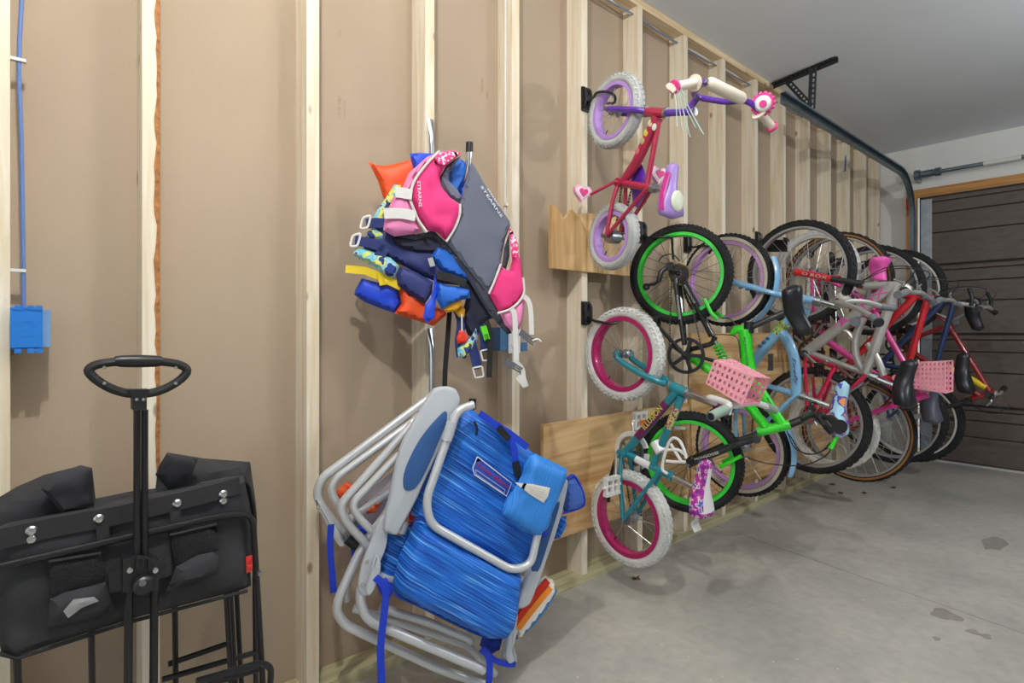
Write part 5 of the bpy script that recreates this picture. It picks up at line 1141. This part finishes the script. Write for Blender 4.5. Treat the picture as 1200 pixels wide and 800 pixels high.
for sg, pts in ((-1, [(800, 330, -.062), (817, 362, -.05), (833, 394, -.02)]), (1, [(800, 326, .062), (818, 358, .05), (836, 394, .02)])):
    MB().tube([Cb.p(*q) for q in pts], .010, 10).build('seat_stay', BLKPAINT, Cb.t)
a, b = Cb.p(793.5, 346, -.071), Cb.p(796.5, 374, -.068); tdir = (b-a).normalized()
text_part('lettering', 'MONGOOSE', WPL, Cb.t, a.lerp(b, .5), tdir, tdir.cross(Cb.n), .014, .0006, width=(b-a).length)
a, b = Cb.p(802, 334, -.071), Cb.p(814, 355, -.064); tdir = (b-a).normalized()
text_part('lettering', 'MONGOOSE', WPL, Cb.t, a.lerp(b, .5), tdir, tdir.cross(Cb.n), .012, .0006, width=(b-a).length)
MB().tube(smooth_path([Cb.p(838, 394), Cb.p(834, 402), Cb.p(822, 406), Cb.p(806, 410)], 4), .012, 10).build('swingarm_bridge', BLKPAINT, Cb.t)
MB().tube([bbc-Cb.n*.038, bbc+Cb.n*.038], .022, 14).build('bottom_bracket', BLKPAINT, Cb.t)
# shock
s0_, s1_ = Cb.p(838, 400), Cb.p(852, 428); sp = MB(); pts = []
ax = (s1_-s0_).normalized(); X, Y = frame_of(ax); Ls = (s1_-s0_).length
for i in range(73): t = i/72; a = t*2*PI*6; pts.append(s0_+ax*Ls*(.15+.8*t)+(X*math.cos(a)+Y*math.sin(a))*.019)
sp.tube(pts, .0042, 6); sp.build('shock_spring', GRN, Cb.t); MB().tube([s0_-ax*.01, s1_+ax*.02], .009, 10).build('shock_body', STEEL, Cb.t)
# main frame
hA, hB = Cb.p(888, 506), Cb.p(926, 497)
seat_top = Cb.p(873, 384)
MB().tube([Cb.p(873, 386), Cb.p(874, 400), Cb.p(876, 425), Cb.p(882, 445), Cb.p(905, 480), Cb.p(917, 497)], [.027, .028, .029, .026, .022, .02], 14).build('main_tube', GRN, Cb.t)
MB().tube([Cb.p(808, 418), Cb.p(836, 436), Cb.p(862, 458), Cb.p(882, 480), Cb.p(899, 502)], [.018, .021, .022, .021, .02], 14).build('down_tube', GRN, Cb.t)
MB().tube([hA, hB], .0215, 14).build('head_tube', GRN, Cb.t)
MB().tube([Cb.p(872, 386), Cb.p(862, 386), Cb.p(857, 392)], [.022, .018, .012], 10).build('frame_gusset', GRN, Cb.t)
a, b = Cb.p(872, 395, -.0292), Cb.p(876, 428, -.0300); tdir = (b-a).normalized()
text_part('lettering', 'MONGOOSE', mat('decal_black', '12241a', .5), Cb.t, a.lerp(b, .5), tdir, tdir.cross(Cb.n), .016, .0006, width=(b-a).length)
a, b = Cb.p(899, 466, -.022), Cb.p(909, 483, -.0215); tdir = (b-a).normalized()
text_part('lettering', 'MONGOOSE', mat('decal_black', '12241a', .5), Cb.t, a.lerp(b, .5), tdir, tdir.cross(Cb.n), .013, .0006, width=(b-a).length)
MB().tube([Cb.p(877, 390), Cb.p(878, 377)], .022, 12).build('seat_clamp', BLKP, Cb.t)
MB().tube([Cb.p(876, 385), Cb.p(919, 366)], .0135, 12).build('seat_post', BLKPAINT, Cb.t)
Cb.saddle(Cb.p(944, 394), Cb.p(926, 334), Cb.d*1.0+UP*.25, .155, .085, mat('black_vinyl', '1b1c22', .35), nosew=.3)
# cranks
Cb.chainring(bbc-Cb.n*.05, .084, BLKP, name='chainring', lat_t=.004)
Cb.crank(bbc, Cb.p(772, 383, -.085), BLKP, -.066, .0095); Cb.crank(bbc, Cb.p(858, 428, .085), BLKP, .06, .0095)
Cb.pedal(Cb.p(770, 380, -.12), BLKP, -1); Cb.pedal(Cb.p(903, 424, .14), BLKP, 1)
Cb.chain(bbc, rc_, .075, .03, -.05)
# fork
for sg in (-1, 1):
    w_ = Cb.n*sg; MB().tube([fc+w_*.062, Cb.p(856, 521)+w_*.062], .016, 12).build('fork_lower', BLKPAINT, Cb.t); MB().tube([Cb.p(856, 521)+w_*.062, Cb.p(888, 511)+w_*.06], .013, 12).build('fork_stanchion', mat('black_boot', '26272a', .6), Cb.t)
    MB().cyl(fc+w_*.06, fc+w_*.085, .009, seg=8).build('axle_nut', STEEL, Cb.t)
a, b = Cb.p(814, 538.5, -.079), Cb.p(842, 530, -.079); tdir = (b-a).normalized(); text_part('lettering', 'MONGOOSE', WPL, Cb.t, a.lerp(b, .5), tdir, tdir.cross(Cb.n), .016, .0006, width=(b-a).length)
MB().tube([Cb.p(888, 511)-Cb.n*.085, Cb.p(888, 511)+Cb.n*.085], .018, 10).build('fork_crown', BLKPAINT, Cb.t); MB().tube([Cb.p(862, 518)-Cb.n*.08, Cb.p(862, 518)+Cb.n*.08], .011, 10).build('fork_brace', BLKP, Cb.t)
MB().tube([Cb.p(884, 509), Cb.p(932, 496)], .0125, 10).build('steerer', BLKPAINT, Cb.t)
for pts in ([(843, 547), (856, 541), (869, 534)],): MB().tube([Cb.p(u, v, -.055) for u, v in pts], .0085, 8).build('brake_arm', GRN, Cb.t)
MB().tube([Cb.p(846, 541, .055), Cb.p(870, 531, .055)], .0085, 8).build('brake_arm', GRN, Cb.t)
for pts in ([(825, 350), (833, 366), (841, 374)],): MB().tube([Cb.p(u, v, -.05) for u, v in pts], .009, 8).build('brake_arm', GRN, Cb.t)
MB().tube([Cb.p(832, 362, .05), Cb.p(848, 372, .05)], .008, 8).build('brake_arm', GRN, Cb.t)
MB().box(Cb.p(797, 501), (.05, .012, .014), (Cb.d, Cb.n, UP)).build('spoke_reflector', mat('clear_reflector', 'd0d3d0', .3), Cb.t)
# bars: stem, bar, grip towards the room, shifter, lever
stc = Cb.p(941, 491); MB().tube([hB, stc], .017, 10).build('stem', BLKP, Cb.t)
gE, gI = Cb.p(984, 500, -.27), Cb.p(974, 490, -.17)
fEc = Cb.p(941, 491, .0)+Cb.n*.27+Cb.d*.0
hbC = MB().tube(round_path([gE.lerp(gI, .5), gI, Cb.p(952, 486, -.09), stc-Cb.n*.03, stc+Cb.n*.03, stc+Cb.n*.09+UP*.015+Cb.d*.02, stc+Cb.n*.17+UP*.02+Cb.d*.035, fEc+UP*.01+Cb.d*.035], .03, 4), .0112, 10).build('handlebar', BLKPAINT, Cb.t)
grip(Cb, [gE, gI], GRIPB, hbC, .0165, .027, GRIPB); grip(Cb, [fEc+UP*.01+Cb.d*.035, stc+Cb.n*.16+UP*.02+Cb.d*.033], GRIPB, hbC, .0165, .02, GRIPB)
MB().pillow([Cb.p(u, v, -.13) for u, v in ((950, 484), (964, 482), (974, 492), (980, 505), (972, 510), (962, 498))], Cb.n, .03, edge=.012, step=.012).build('shifter', BLKP, hbC)
MB().tube([Cb.p(981, 512, -.16), Cb.p(976, 520, -.17), Cb.p(973, 526, -.18)], [.006, .008, .009], 8).build('brake_lever', GRN, hbC)
for pts in ([(922, 505, -.03), (932, 525, -.08), (952, 532, -.12), (972, 524, -.14)], [(924, 508, .0), (940, 530, -.08), (960, 530, -.12), (974, 518, -.14)], [(870, 534, -.05), (900, 543, -.04), (940, 545, -.08), (966, 535, -.12), (975, 524, -.14)]):
    MB().tube(smooth_path([Cb.p(*q) for q in pts], 5), .0026, 6).build('cable', BLKP, hbC)
for pts in ([(833, 392, -.02), (850, 392, -.01), (864, 396, -.03), (868, 420, -.03)], [(846, 372, .03), (856, 374, .02), (866, 386, .0)]):
    MB().tube(smooth_path([Cb.p(*q) for q in pts], 5), .0026, 6).build('cable', BLKP, Cb.t)
wall_hook(2.301, 1.607, 'black bike hook holding the rear wheel of the green-rimmed bike', rc_, [Cb.p(768, 278, -.036), Cb.p(779, 278, -.036), Cb.p(787, 279, -.03), Cb.p(788, 292, -.02), Cb.p(789, 304, -.01)])

# ---------------------------------------------------------------- D: light blue bike, lilac rims, mudguards
LBL = paint('light_blue_paint', '7fb2d8'); LRIM = mat('lilac_rim_deep', 'c08fc8', .4); CRMW = mat('cream_sidewall', 'cdc3b2', .75)
D = Bike('light blue child bike with lilac rims, cream sidewalls and blue mudguards', at_depth(851, 328, 2.85), 3, (2.82, -.22, .26))
fd, rd = D.p(851, 328), D.p(868, 525)
D.wheel('front_wheel', fd, D.n, .235, .05, .048, RUBBER, LRIM, .016, knobs=60, knob_h=.004, ns=20, stripe=CRMW, hub_w=.06)
D.wheel('rear_wheel', rd, D.n, .235, .05, .048, RUBBER, LRIM, .016, knobs=60, knob_h=.004, ns=20, stripe=CRMW, hub_r=.02, hub_w=.07)
crd, hd1 = D.p(918, 346), D.p(958, 353)
for sg in (-1, 1):
    w_ = D.n*sg; MB().tube(smooth_path([fd+w_*.05, fd.lerp(crd, .6)+w_*.048, fd.lerp(crd, .92)+w_*.035, crd+w_*.012], 4), [.0125]*13, 10).build('fork_leg', LBL, D.t)
    MB().cyl(fd+w_*.05, fd+w_*.068, .008, seg=8).build('axle_nut', STEEL, D.t)
MB().tube([crd, hd1], .019, 14).build('head_tube', LBL, D.t)
def fender(b, c, R, a0, a1, m, wd=.058):
    mb = MB(); prof = [(R+.016, -wd/2), (R+.024, -wd*.3), (R+.027, 0), (R+.024, wd*.3), (R+.016, wd/2), (R+.0145, wd/2), (R+.0225, wd*.28), (R+.0255, 0), (R+.0225, -wd*.28), (R+.0145, -wd/2), (R+.016, -wd/2)]
    mb.lathe(c, b.n, prof, 24, ref=b.d, a0=a0, a1=a1); return mb.build('mudguard', m, b.t)
# angle measured from straight outwards; n x d turns towards +/- z
sgn = 1 if D.n.cross(D.d).z > 0 else -1
fender(D, fd, .235, -sgn*math.radians(72), sgn*math.radians(22), LBL) if sgn > 0 else fender(D, fd, .235, math.radians(-22), math.radians(72), LBL)
fender(D, rd, .235, -math.radians(28), math.radians(22), LBL)
bbd = D.p(866, 470); lug = D.p(934, 462); htD = D.p(942, 358)
MB().tube([htD, D.p(915, 385), D.p(888, 417), D.p(870, 447), bbd], [.021, .023, .024, .022, .02], 14).build('down_tube', LBL, D.t)
MB().tube([D.p(945, 362), D.p(936, 384)], .02, 12).build('frame_gusset', LBL, D.t)
MB().tube(smooth_path([D.p(914, 386), D.p(926, 405), D.p(932, 430), D.p(933, 463)], 5), .0235, 14).build('top_tube', LBL, D.t)
MB().tube([bbd, D.p(900, 452), lug, D.p(940, 464)], [.014, .013, .0155, .0155], 12).build('seat_tube', LBL, D.t)
for sg in (-1, 1):
    w_ = D.n*sg
    MB().tube([lug+w_*.014, lug.lerp(rd, .45)+w_*.036, rd+w_*.052], .0095, 10).build('seat_stay', LBL, D.t)
    MB().tube([bbd+w_*.025, bbd.lerp(rd, .35)+w_*.046, rd+w_*.052], .0095, 10).build('chain_stay', LBL, D.t)
MB().tube([bbd-D.n*.036, bbd+D.n*.036], .021, 12).build('bottom_bracket', LBL, D.t)
BUT = mat('butterfly_teal', '1c5f8a', .5)
for u, v in ((897, 399), (893, 403), (868, 337), (876, 339)):
    c = D.p(u, v, -.0245 if v > 380 else -.06)
    if v > 380:
        for a in (-1, 1): MB().sphere(c+(D.d*.010+UP*.010)*a, (.002, .010, .008), (D.n, D.d, UP), 8, 6).build('butterfly_decal', BUT, D.t)
    else: MB().sphere(c, (.002, .012, .006), (D.n, D.d, UP), 8, 6).build('butterfly_decal', BUT, D.t)
a, b = D.p(930, 418, -.0245), D.p(933, 450, -.0245); tdir = (b-a).normalized(); text_part('lettering', 'Firefly', mat('decal_purple', '3a2f7a', .5), D.t, a.lerp(b, .5), tdir, tdir.cross(D.n), .022, .0006, shear=.3, width=(b-a).length)
decal(D, D.p(921, 378), D.p(910, 391), .024, camo('tropic_decal', ['2f6a3a', '6ac43a', 'd8d84a', '7a2a60', '7fb2d8'], 70, .45))
MB().tube([D.p(940, 464), D.p(972, 476)], .0125, 12).build('seat_post', CHROME, D.t); MB().tube([D.p(938, 463), D.p(944, 465)], .019, 10).build('seat_clamp', STEEL, D.t)
SADB = camo('light_blue_vinyl_print', ['9fd0e4', 'a8d8ea', 'a8d8ea', '5a4ab8', 'e89a5a'], 22, .4)
D.saddle(D.p(988, 446), D.p(984, 512), D.d, .135, .06, SADB, nosew=.35)
D.chainring(bbd-D.n*.0+D.n*.05, .07, CHROME); D.crank(bbd, D.p(853, 492, -.08), CHROME, -.06, .008); D.crank(bbd, D.p(885, 440, .085), CHROME, .06, .008); D.pedal(D.p(851, 496, -.115), BLKP, -1)
D.chain(bbd, rd, .055, .028, .05)
std = D.p(985, 360); MB().tube([hd1, std], .0125, 12).build('stem', CHROME, D.t); MB().tube([D.p(954, 352), D.p(962, 354)], .022, 12).build('headset_ring', STEEL, D.t)
SILV = mat('silver_paint', 'b9b8b4', .32, metal=.6)
gEd = D.p(1030, 378, -.27)
hbD = MB().tube(round_path([D.p(1023, 372, -.22), D.p(1008, 362, -.12), D.p(978, 353, -.06), std, std+D.n*.06+UP*.03, std+D.n*.14+UP*.03+D.d*.06, std+D.n*.24+UP*.0+D.d*.12], .05, 5), .0115, 10).build('handlebar', SILV, D.t)
grip(D, [gEd, D.p(1022, 371.5, -.215)], mat('grey_grip', '6d7076', .7), hbD, .016, .018, GRIPB); grip(D, [std+D.n*.27+D.d*.14, std+D.n*.21+D.d*.10+UP*.008], mat('grey_grip', '6d7076', .7), hbD, .016)
wall_hook(2.71, 1.595, 'black bike hook holding the front wheel of the light blue bike', fd, [D.p(820, 288, -.036), D.p(828, 288, -.036), D.p(835, 289, -.02), D.p(831, 297, .0)])

# ---------------------------------------------------------------- the bikes further along the wall
TANW = mat('tan_sidewall', 'a8713c', .75); SILRIM = mat('silver_rim', 'b7b9ba', .35, metal=.7); GREYRIM = mat('pale_rim', 'c9c7c0', .5)
def far_bike(label, top, Rt, psi, bot, cols, front_up, R, tw, tm, rm, stripe=None, saddle=None, bar=None, knobs=44, sad_m=None, barw=.28, fork_m=None, rear_m=None, grip_m=None, susp=False, hook=None, down_r=.02, bb_px=None, head_px=None, seatlug_px=None, basket=None, name='bicycle', drop=False, down_px=None):
    (ut, vt), (ub, vb) = top, bot
    P0 = at_depth(ut, vt, R*660/Rt); T0 = P0
    b = Bike(label, P0, psi, (P0.x, P0.y, 0), front_up, name); top_h = P0; bot_h = b.p(ub, vb)
    b.t.location = (bot_h.x, bot_h.y, bot_h.z-R)
    fh, rh = (top_h, bot_h) if front_up else (bot_h, top_h)
    f = (fh-rh); WB = f.length; f.normalize(); u = b.d-f*b.d.dot(f); u.normalize(); s = WB/1.02
    main, rear, fork = cols, rear_m or cols, fork_m or cols
    for nm, c in (('front_wheel', fh), ('rear_wheel', rh)):
        b.wheel(nm, c, b.n, R, tw, tw*.85, tm, rm, .015, knobs=knobs, knob_h=.004, ns=28, stripe=stripe, singles=False, hub_w=.08, hub_r=.02)
    BBp = b.p(*bb_px) if bb_px else rh+f*.42*s-u*.02
    crown = fh-f*.145*s+u*.38*s; hb0 = crown+(-f*.012+u*.03)*s
    htop = b.p(*head_px) if head_px else hb0+(-f*.045+u*.125)*s
    sl_ = b.p(*seatlug_px) if seatlug_px else BBp+(-f*.13+u*.38)*s
    dtop = b.p(*down_px) if down_px else hb0.lerp(htop, .3)
    fr = MB(); fr.tube([dtop, BBp], down_r, 12); fr.tube([BBp-b.n*.038, BBp+b.n*.038], .022, 12); fr.tube([hb0-(htop-hb0)*.1, htop], .021, 12); fr.tube([BBp, sl_], .017, 12); fr.tube([sl_.lerp(BBp, .12), htop.lerp(hb0, .2)], down_r*.85, 12)
    frame = fr.build('frame', main, b.t)
    for sg in (-1, 1):
        w_ = b.n*sg
        MB().tube([sl_.lerp(BBp, .1)+w_*.014, sl_.lerp(rh, .4)+w_*.045, rh+w_*.062], .009, 10).build('seat_stay', rear, b.t)
        MB().tube([BBp+w_*.025, BBp.lerp(rh, .3)+w_*.048, rh+w_*.062], .0095, 10).build('chain_stay', rear, b.t)
        if susp:
            MB().tube([fh+w_*.062, fh.lerp(crown, .6)+w_*.062], .018, 12).build('fork_lower', fork, b.t); MB().tube([fh.lerp(crown, .6)+w_*.062, crown+w_*.06+u*.02], .0155, 12).build('fork_boot', mat('black_boot', '26272a', .6), b.t)
        else:
            MB().tube([fh+w_*.058, fh.lerp(crown, .5)+w_*.056, crown+w_*.04], [.010, .013, .014], 12).build('fork_leg', fork, b.t)
        MB().cyl(fh+w_*.06, fh+w_*.082, .0085, seg=8).build('axle_nut', STEEL, b.t)
    MB().tube([crown-b.n*.07, crown+b.n*.07], .018, 10).build('fork_crown', BLKPAINT if susp else fork, b.t)
    if susp: MB().tube(smooth_path([fh.lerp(crown, .58)-b.n*.062, fh.lerp(crown, .66)+f*.02, fh.lerp(crown, .58)+b.n*.062], 4), .009, 8).build('fork_brace', fork, b.t)
    # brakes, drivetrain
    for c, q_ in ((fh, crown), (rh, sl_)):
        for sg in (-1, 1):
            e = (q_-c).normalized(); MB().tube([c+e*(R-.045)+b.n*sg*.05, c+e*(R+.055)+b.n*sg*.04], .0065, 8).build('brake_arm', STEEL, b.t)
    b.chainring(BBp+b.n*(.05 if front_up else -.05), .085*max(.7, s), CHAINM, lat_t=.004)
    b.crank(BBp, BBp-b.n*.08-f*.10+u*.10, STEEL, -.062, .0095); b.crank(BBp, BBp+b.n*.085+f*.10-u*.10, STEEL, .062, .0095)
    b.pedal(BBp-b.n*.125-f*.10+u*.10, BLKP, -1); b.pedal(BBp+b.n*.13+f*.10-u*.10, BLKP, 1)
    b.chain(BBp, rh, .075, .03, .05 if front_up else -.05)
    # saddle
    if saddle:
        (un, vn), (ul, vl) = saddle; no, ta = b.p(un, vn), b.p(ul, vl); mid = no.lerp(ta, .6)
        MB().tube([sl_.lerp(BBp, .3), mid-b.d*.03], .0135, 10).build('seat_post', STEEL, b.t); b.saddle(no, ta, b.d, .17*max(.85, s), .088, sad_m or mat('black_vinyl', '1b1c22', .35), nosew=.3)
        MB().tube([sl_.lerp(BBp, .04), sl_.lerp(BBp, -.06)], .021, 10).build('seat_clamp', STEEL, b.t)
    # bars
    bc0 = b.p(*bar) if bar else htop+(f*.05+u*.08)*s
    MB().tube([htop, htop.lerp(bc0, .5)+u*.01, bc0], .0145, 10).build('stem', SILV, b.t)
    sw = -f*.03+u*.02
    hbx = MB().tube(round_path([bc0-b.n*barw+sw, bc0-b.n*.12+u*.02, bc0-b.n*.06, bc0+b.n*.06, bc0+b.n*.12+u*.02, bc0+b.n*barw+sw], .04, 4), .0125, 10).build('handlebar', SILV, b.t)
    for sg in (-1, 1):
        grip(b, [bc0+b.n*sg*barw*1.02+sw, bc0+b.n*sg*(barw-.12)+sw*.5+u*.01], grip_m or GRIPB, hbx, .0165, .018)
        lv = bc0+b.n*sg*(barw-.15)+u*.01
        MB().tube([lv, lv+f*.035+b.n*sg*.02, lv+f*.05+b.n*sg*.10-u*.01], [.009, .006, .005], 8).build('brake_lever', SILV if not drop else BLKP, hbx); MB().tube([lv-b.n*sg*.02, lv+b.n*sg*.02], .017, 10).build('lever_clamp', BLKP, hbx)
        MB().tube(smooth_path([lv+f*.02, lv+f*.10+u*.05, lv.lerp(crown, .5)+f*.10+u*.02-b.n*sg*.02, crown+f*.02], 5), .0026, 6).build('cable', BLKP, hbx)
    if hook: wall_hook(hook, top_h.z+R*.80, 'black bike hook holding the top wheel of the '+label.split(' with')[0].split(' hung')[0], top_h-b.d*R*.3+V((0, 0, R*.78)))
    return b, dict(fh=fh, rh=rh, BB=BBp, crown=crown, hb0=hb0, htop=htop, sl=sl_, bc=bc0, f=f, u=u, dtop=dtop, hb=hbx, frame=frame)
REDP = paint('red_paint', 'c01826'); REDF = paint('bright_red_paint', 'd8202a'); CRS = paint('cerise_paint', 'd01c50'); PNKP = paint('hot_pink_paint', 'd83c94'); NAVP = paint('navy_paint', '1c3260'); DRED = paint('dark_red_paint', '8c1a22'); SILP = mat('silver_frame_paint', 'b4b2ae', .3, metal=.4, coat=.4)
# E: silver main frame, cerise rear triangle, red suspension fork
E_, k = far_bike('silver suspension bike with pink lettering, cerise rear triangle and red fork', (936, 319), 61, 0, (952, 492), SILP, True, .30, .052, RUBBER, SILRIM, saddle=((1066, 420), (1060, 478)), bar=(1066, 342), rear_m=CRS, fork_m=REDF, susp=True, hook=3.526, down_r=.03, bb_px=(946, 412), head_px=(1060, 334), down_px=(1046, 335), seatlug_px=(1024, 441), grip_m=mat('grey_grip', '6d7076', .7))
a, b_ = k['BB'].lerp(k['dtop'], .42), k['BB'].lerp(k['dtop'], .95); tdir = (b_-a).normalized()
text_part('lettering', 'A  INX', mat('decal_pink', 'e040a8', .45), E_.t, a.lerp(b_, .5)-E_.n*.0315, tdir, tdir.cross(E_.n), .055, .0006, width=(b_-a).length)
a, b_ = k['fh'].lerp(k['crown'], .15)-E_.n*.081, k['fh'].lerp(k['crown'], .55)-E_.n*.081; tdir = (b_-a).normalized(); text_part('lettering', 'O ROX', WPL, E_.t, a.lerp(b_, .5), tdir, tdir.cross(E_.n), .024, .0006, width=(b_-a).length)
MB().tube([E_.p(942, 414), E_.p(960, 421), E_.p(980, 430)], .017, 12).build('rear_link', CRS, E_.t); MB().tube([E_.p(968, 423.5), E_.p(971, 425)], .019, 12).build('link_band', CHROME, E_.t)
for sg in (-1, 1): MB().tube([E_.p(979, 430)+E_.n*sg*.015, E_.p(966, 460)+E_.n*sg*.045, k['rh']+E_.n*sg*.062], .0115, 10).build('swing_stay', CRS, E_.t)
MB().cyl(E_.p(942, 414, -.07), E_.p(942, 414, .06), .02, seg=14).build('pivot', BLKP, E_.t)
MB().tube(smooth_path([E_.p(1012, 372), E_.p(1004, 392), E_.p(1003, 415), E_.p(1012, 436)], 5), .02, 12).build('hydroformed_tube', SILP, E_.t)
MB().tube(smooth_path([E_.p(1017, 402), E_.p(1028, 420), E_.p(1036, 440)], 5), .018, 12).build('hydroformed_tube', SILP, E_.t)
MB().tube(smooth_path([E_.p(972, 388), E_.p(992, 388), E_.p(1004, 404)], 5), .013, 10).build('hydroformed_tube', SILP, E_.t)
s0_, s1_ = E_.p(984, 345), E_.p(996, 357); MB().tube([s0_, s1_], .03, 14).build('shock', mat('pale_shock', 'c8c4bc', .4), E_.t); MB().cyl(E_.p(1002, 377, -.05), E_.p(1002, 377, .03), .024, seg=14).build('pivot', GREYP, E_.t)
MB().prism([E_.p(u, v, -.031) for u, v in ((972, 388), (985, 373), (989, 371))], E_.n*-.001).build('swoosh_decal', mat('decal_pink', 'e040a8', .45), E_.t, smooth=False)
eh = [o for o in bpy.data.objects if o.name.startswith('bike_hook')][-1]
hx = 3.526
MB().bb(hx-.045, hx+.03, -.012, -.004, 1.62, 1.70).build('arm_plate', BLKP, eh, smooth=False)
for zz in (1.625, 1.69): MB().prism([(hx-.045, -.004, zz), (hx+.03, -.004, zz), (hx+.012, -.19, zz-.02), (hx-.012, -.19, zz-.02)], (0, 0, .008)).build('arm_flange', BLKP, eh, smooth=False)
MB().prism([(hx-.006, -.004, 1.63), (hx-.006, -.19, 1.612), (hx-.006, -.19, 1.675), (hx-.006, -.004, 1.69)], (.012, 0, 0)).build('arm_web', BLKP, eh, smooth=False)
# F: pink bike with white tyres, hung by its rear wheel
F_, k = far_bike('hot pink girls bike with white tyres hung by its rear wheel', (955, 318), 48, 0, (975, 500), PNKP, False, .26, .05, RUBW, GREYRIM, saddle=((1030, 330), (1034, 300)), bar=(1062, 446), sad_m=mat('pink_vinyl', 'f060b8', .4), grip_m=mat('pink_grip', 'f08cb0', .6), barw=.25, hook=3.935, knobs=40)
near = [F_.p(1116, 451, -.11), F_.p(1110, 458, -.11), F_.p(1072, 459, -.09), F_.p(1067, 434, -.09)]
o_ = F_.p(1090, 440); 
bx_ = [o_+F_.n*l+F_.d*dd_+UP*z for l, dd_, z in ((-.08, .085, .085), (-.08, .085, -.085), (-.065, -.085, -.07), (-.065, -.085, .07))]; bf_ = [p+F_.n*.16 for p in bx_[:2]]+[p+F_.n*.13 for p in bx_[2:]]
perforated_basket(F_, bx_, bf_, PKB, k['hb'], 9, 6)
MB().lathe(F_.p(945, 376), F_.n, [(.03, -.004), (.105, -.004), (.105, .004), (.03, .004), (.03, -.004)], 30).build('chain_guard', mat('tan_guard', 'a08a64', .5), F_.t)
# G: red bike, tan-wall tyres
G_, k = far_bike('red bike with tan sidewall tyres and silver rims hung by its front wheel', (980, 331), 59, 0, (1003, 503), REDP, True, .33, .048, RUBBER, SILRIM, stripe=TANW, saddle=((1092, 445), (1094, 497)), bar=(1104, 351), rear_m=DRED, hook=4.344, down_r=.022, grip_m=mat('grey_grip', '6d7076', .7), sad_m=mat('grey_vinyl', '4b4f5c', .5), barw=.29)
# H: dark blue bike
H_, k = far_bike('dark blue bike with knobbly black tyres and bar ends', (1022, 340), 53, 0, (1045, 488), NAVP, True, .33, .055, RUBBER, SILRIM, saddle=((1128, 412), (1134, 462)), bar=(1150, 360), hook=4.751, knobs=50, down_r=.02, barw=.30)
for sg in (-1, 1): MB().tube(smooth_path([k['bc']+H_.n*sg*.30, k['bc']+H_.n*sg*.30+k['f']*.05+k['u']*.01, k['bc']+H_.n*sg*.28+k['f']*.11], 4), .011, 8).build('bar_end', BLKP, k['hb'])
# I: red and yellow bike with silver fork, hung by its rear wheel
I_, k = far_bike('red and yellow bike with silver fork nearest the garage door', (1050, 342), 49.5, 0, (1068, 490), DRED, False, .33, .06, RUBBER, GREYRIM, saddle=((1146, 388), (1140, 348)), bar=(1164, 463), fork_m=SILP, susp=True, hook=5.161, knobs=50, down_r=.022, barw=.30)
MB().tube([k['BB'].lerp(k['htop'], .55), k['BB'].lerp(k['htop'], .92)], .0235, 12).build('yellow_decal', mat('yellow_paint', 'e8c81e', .35), I_.t)
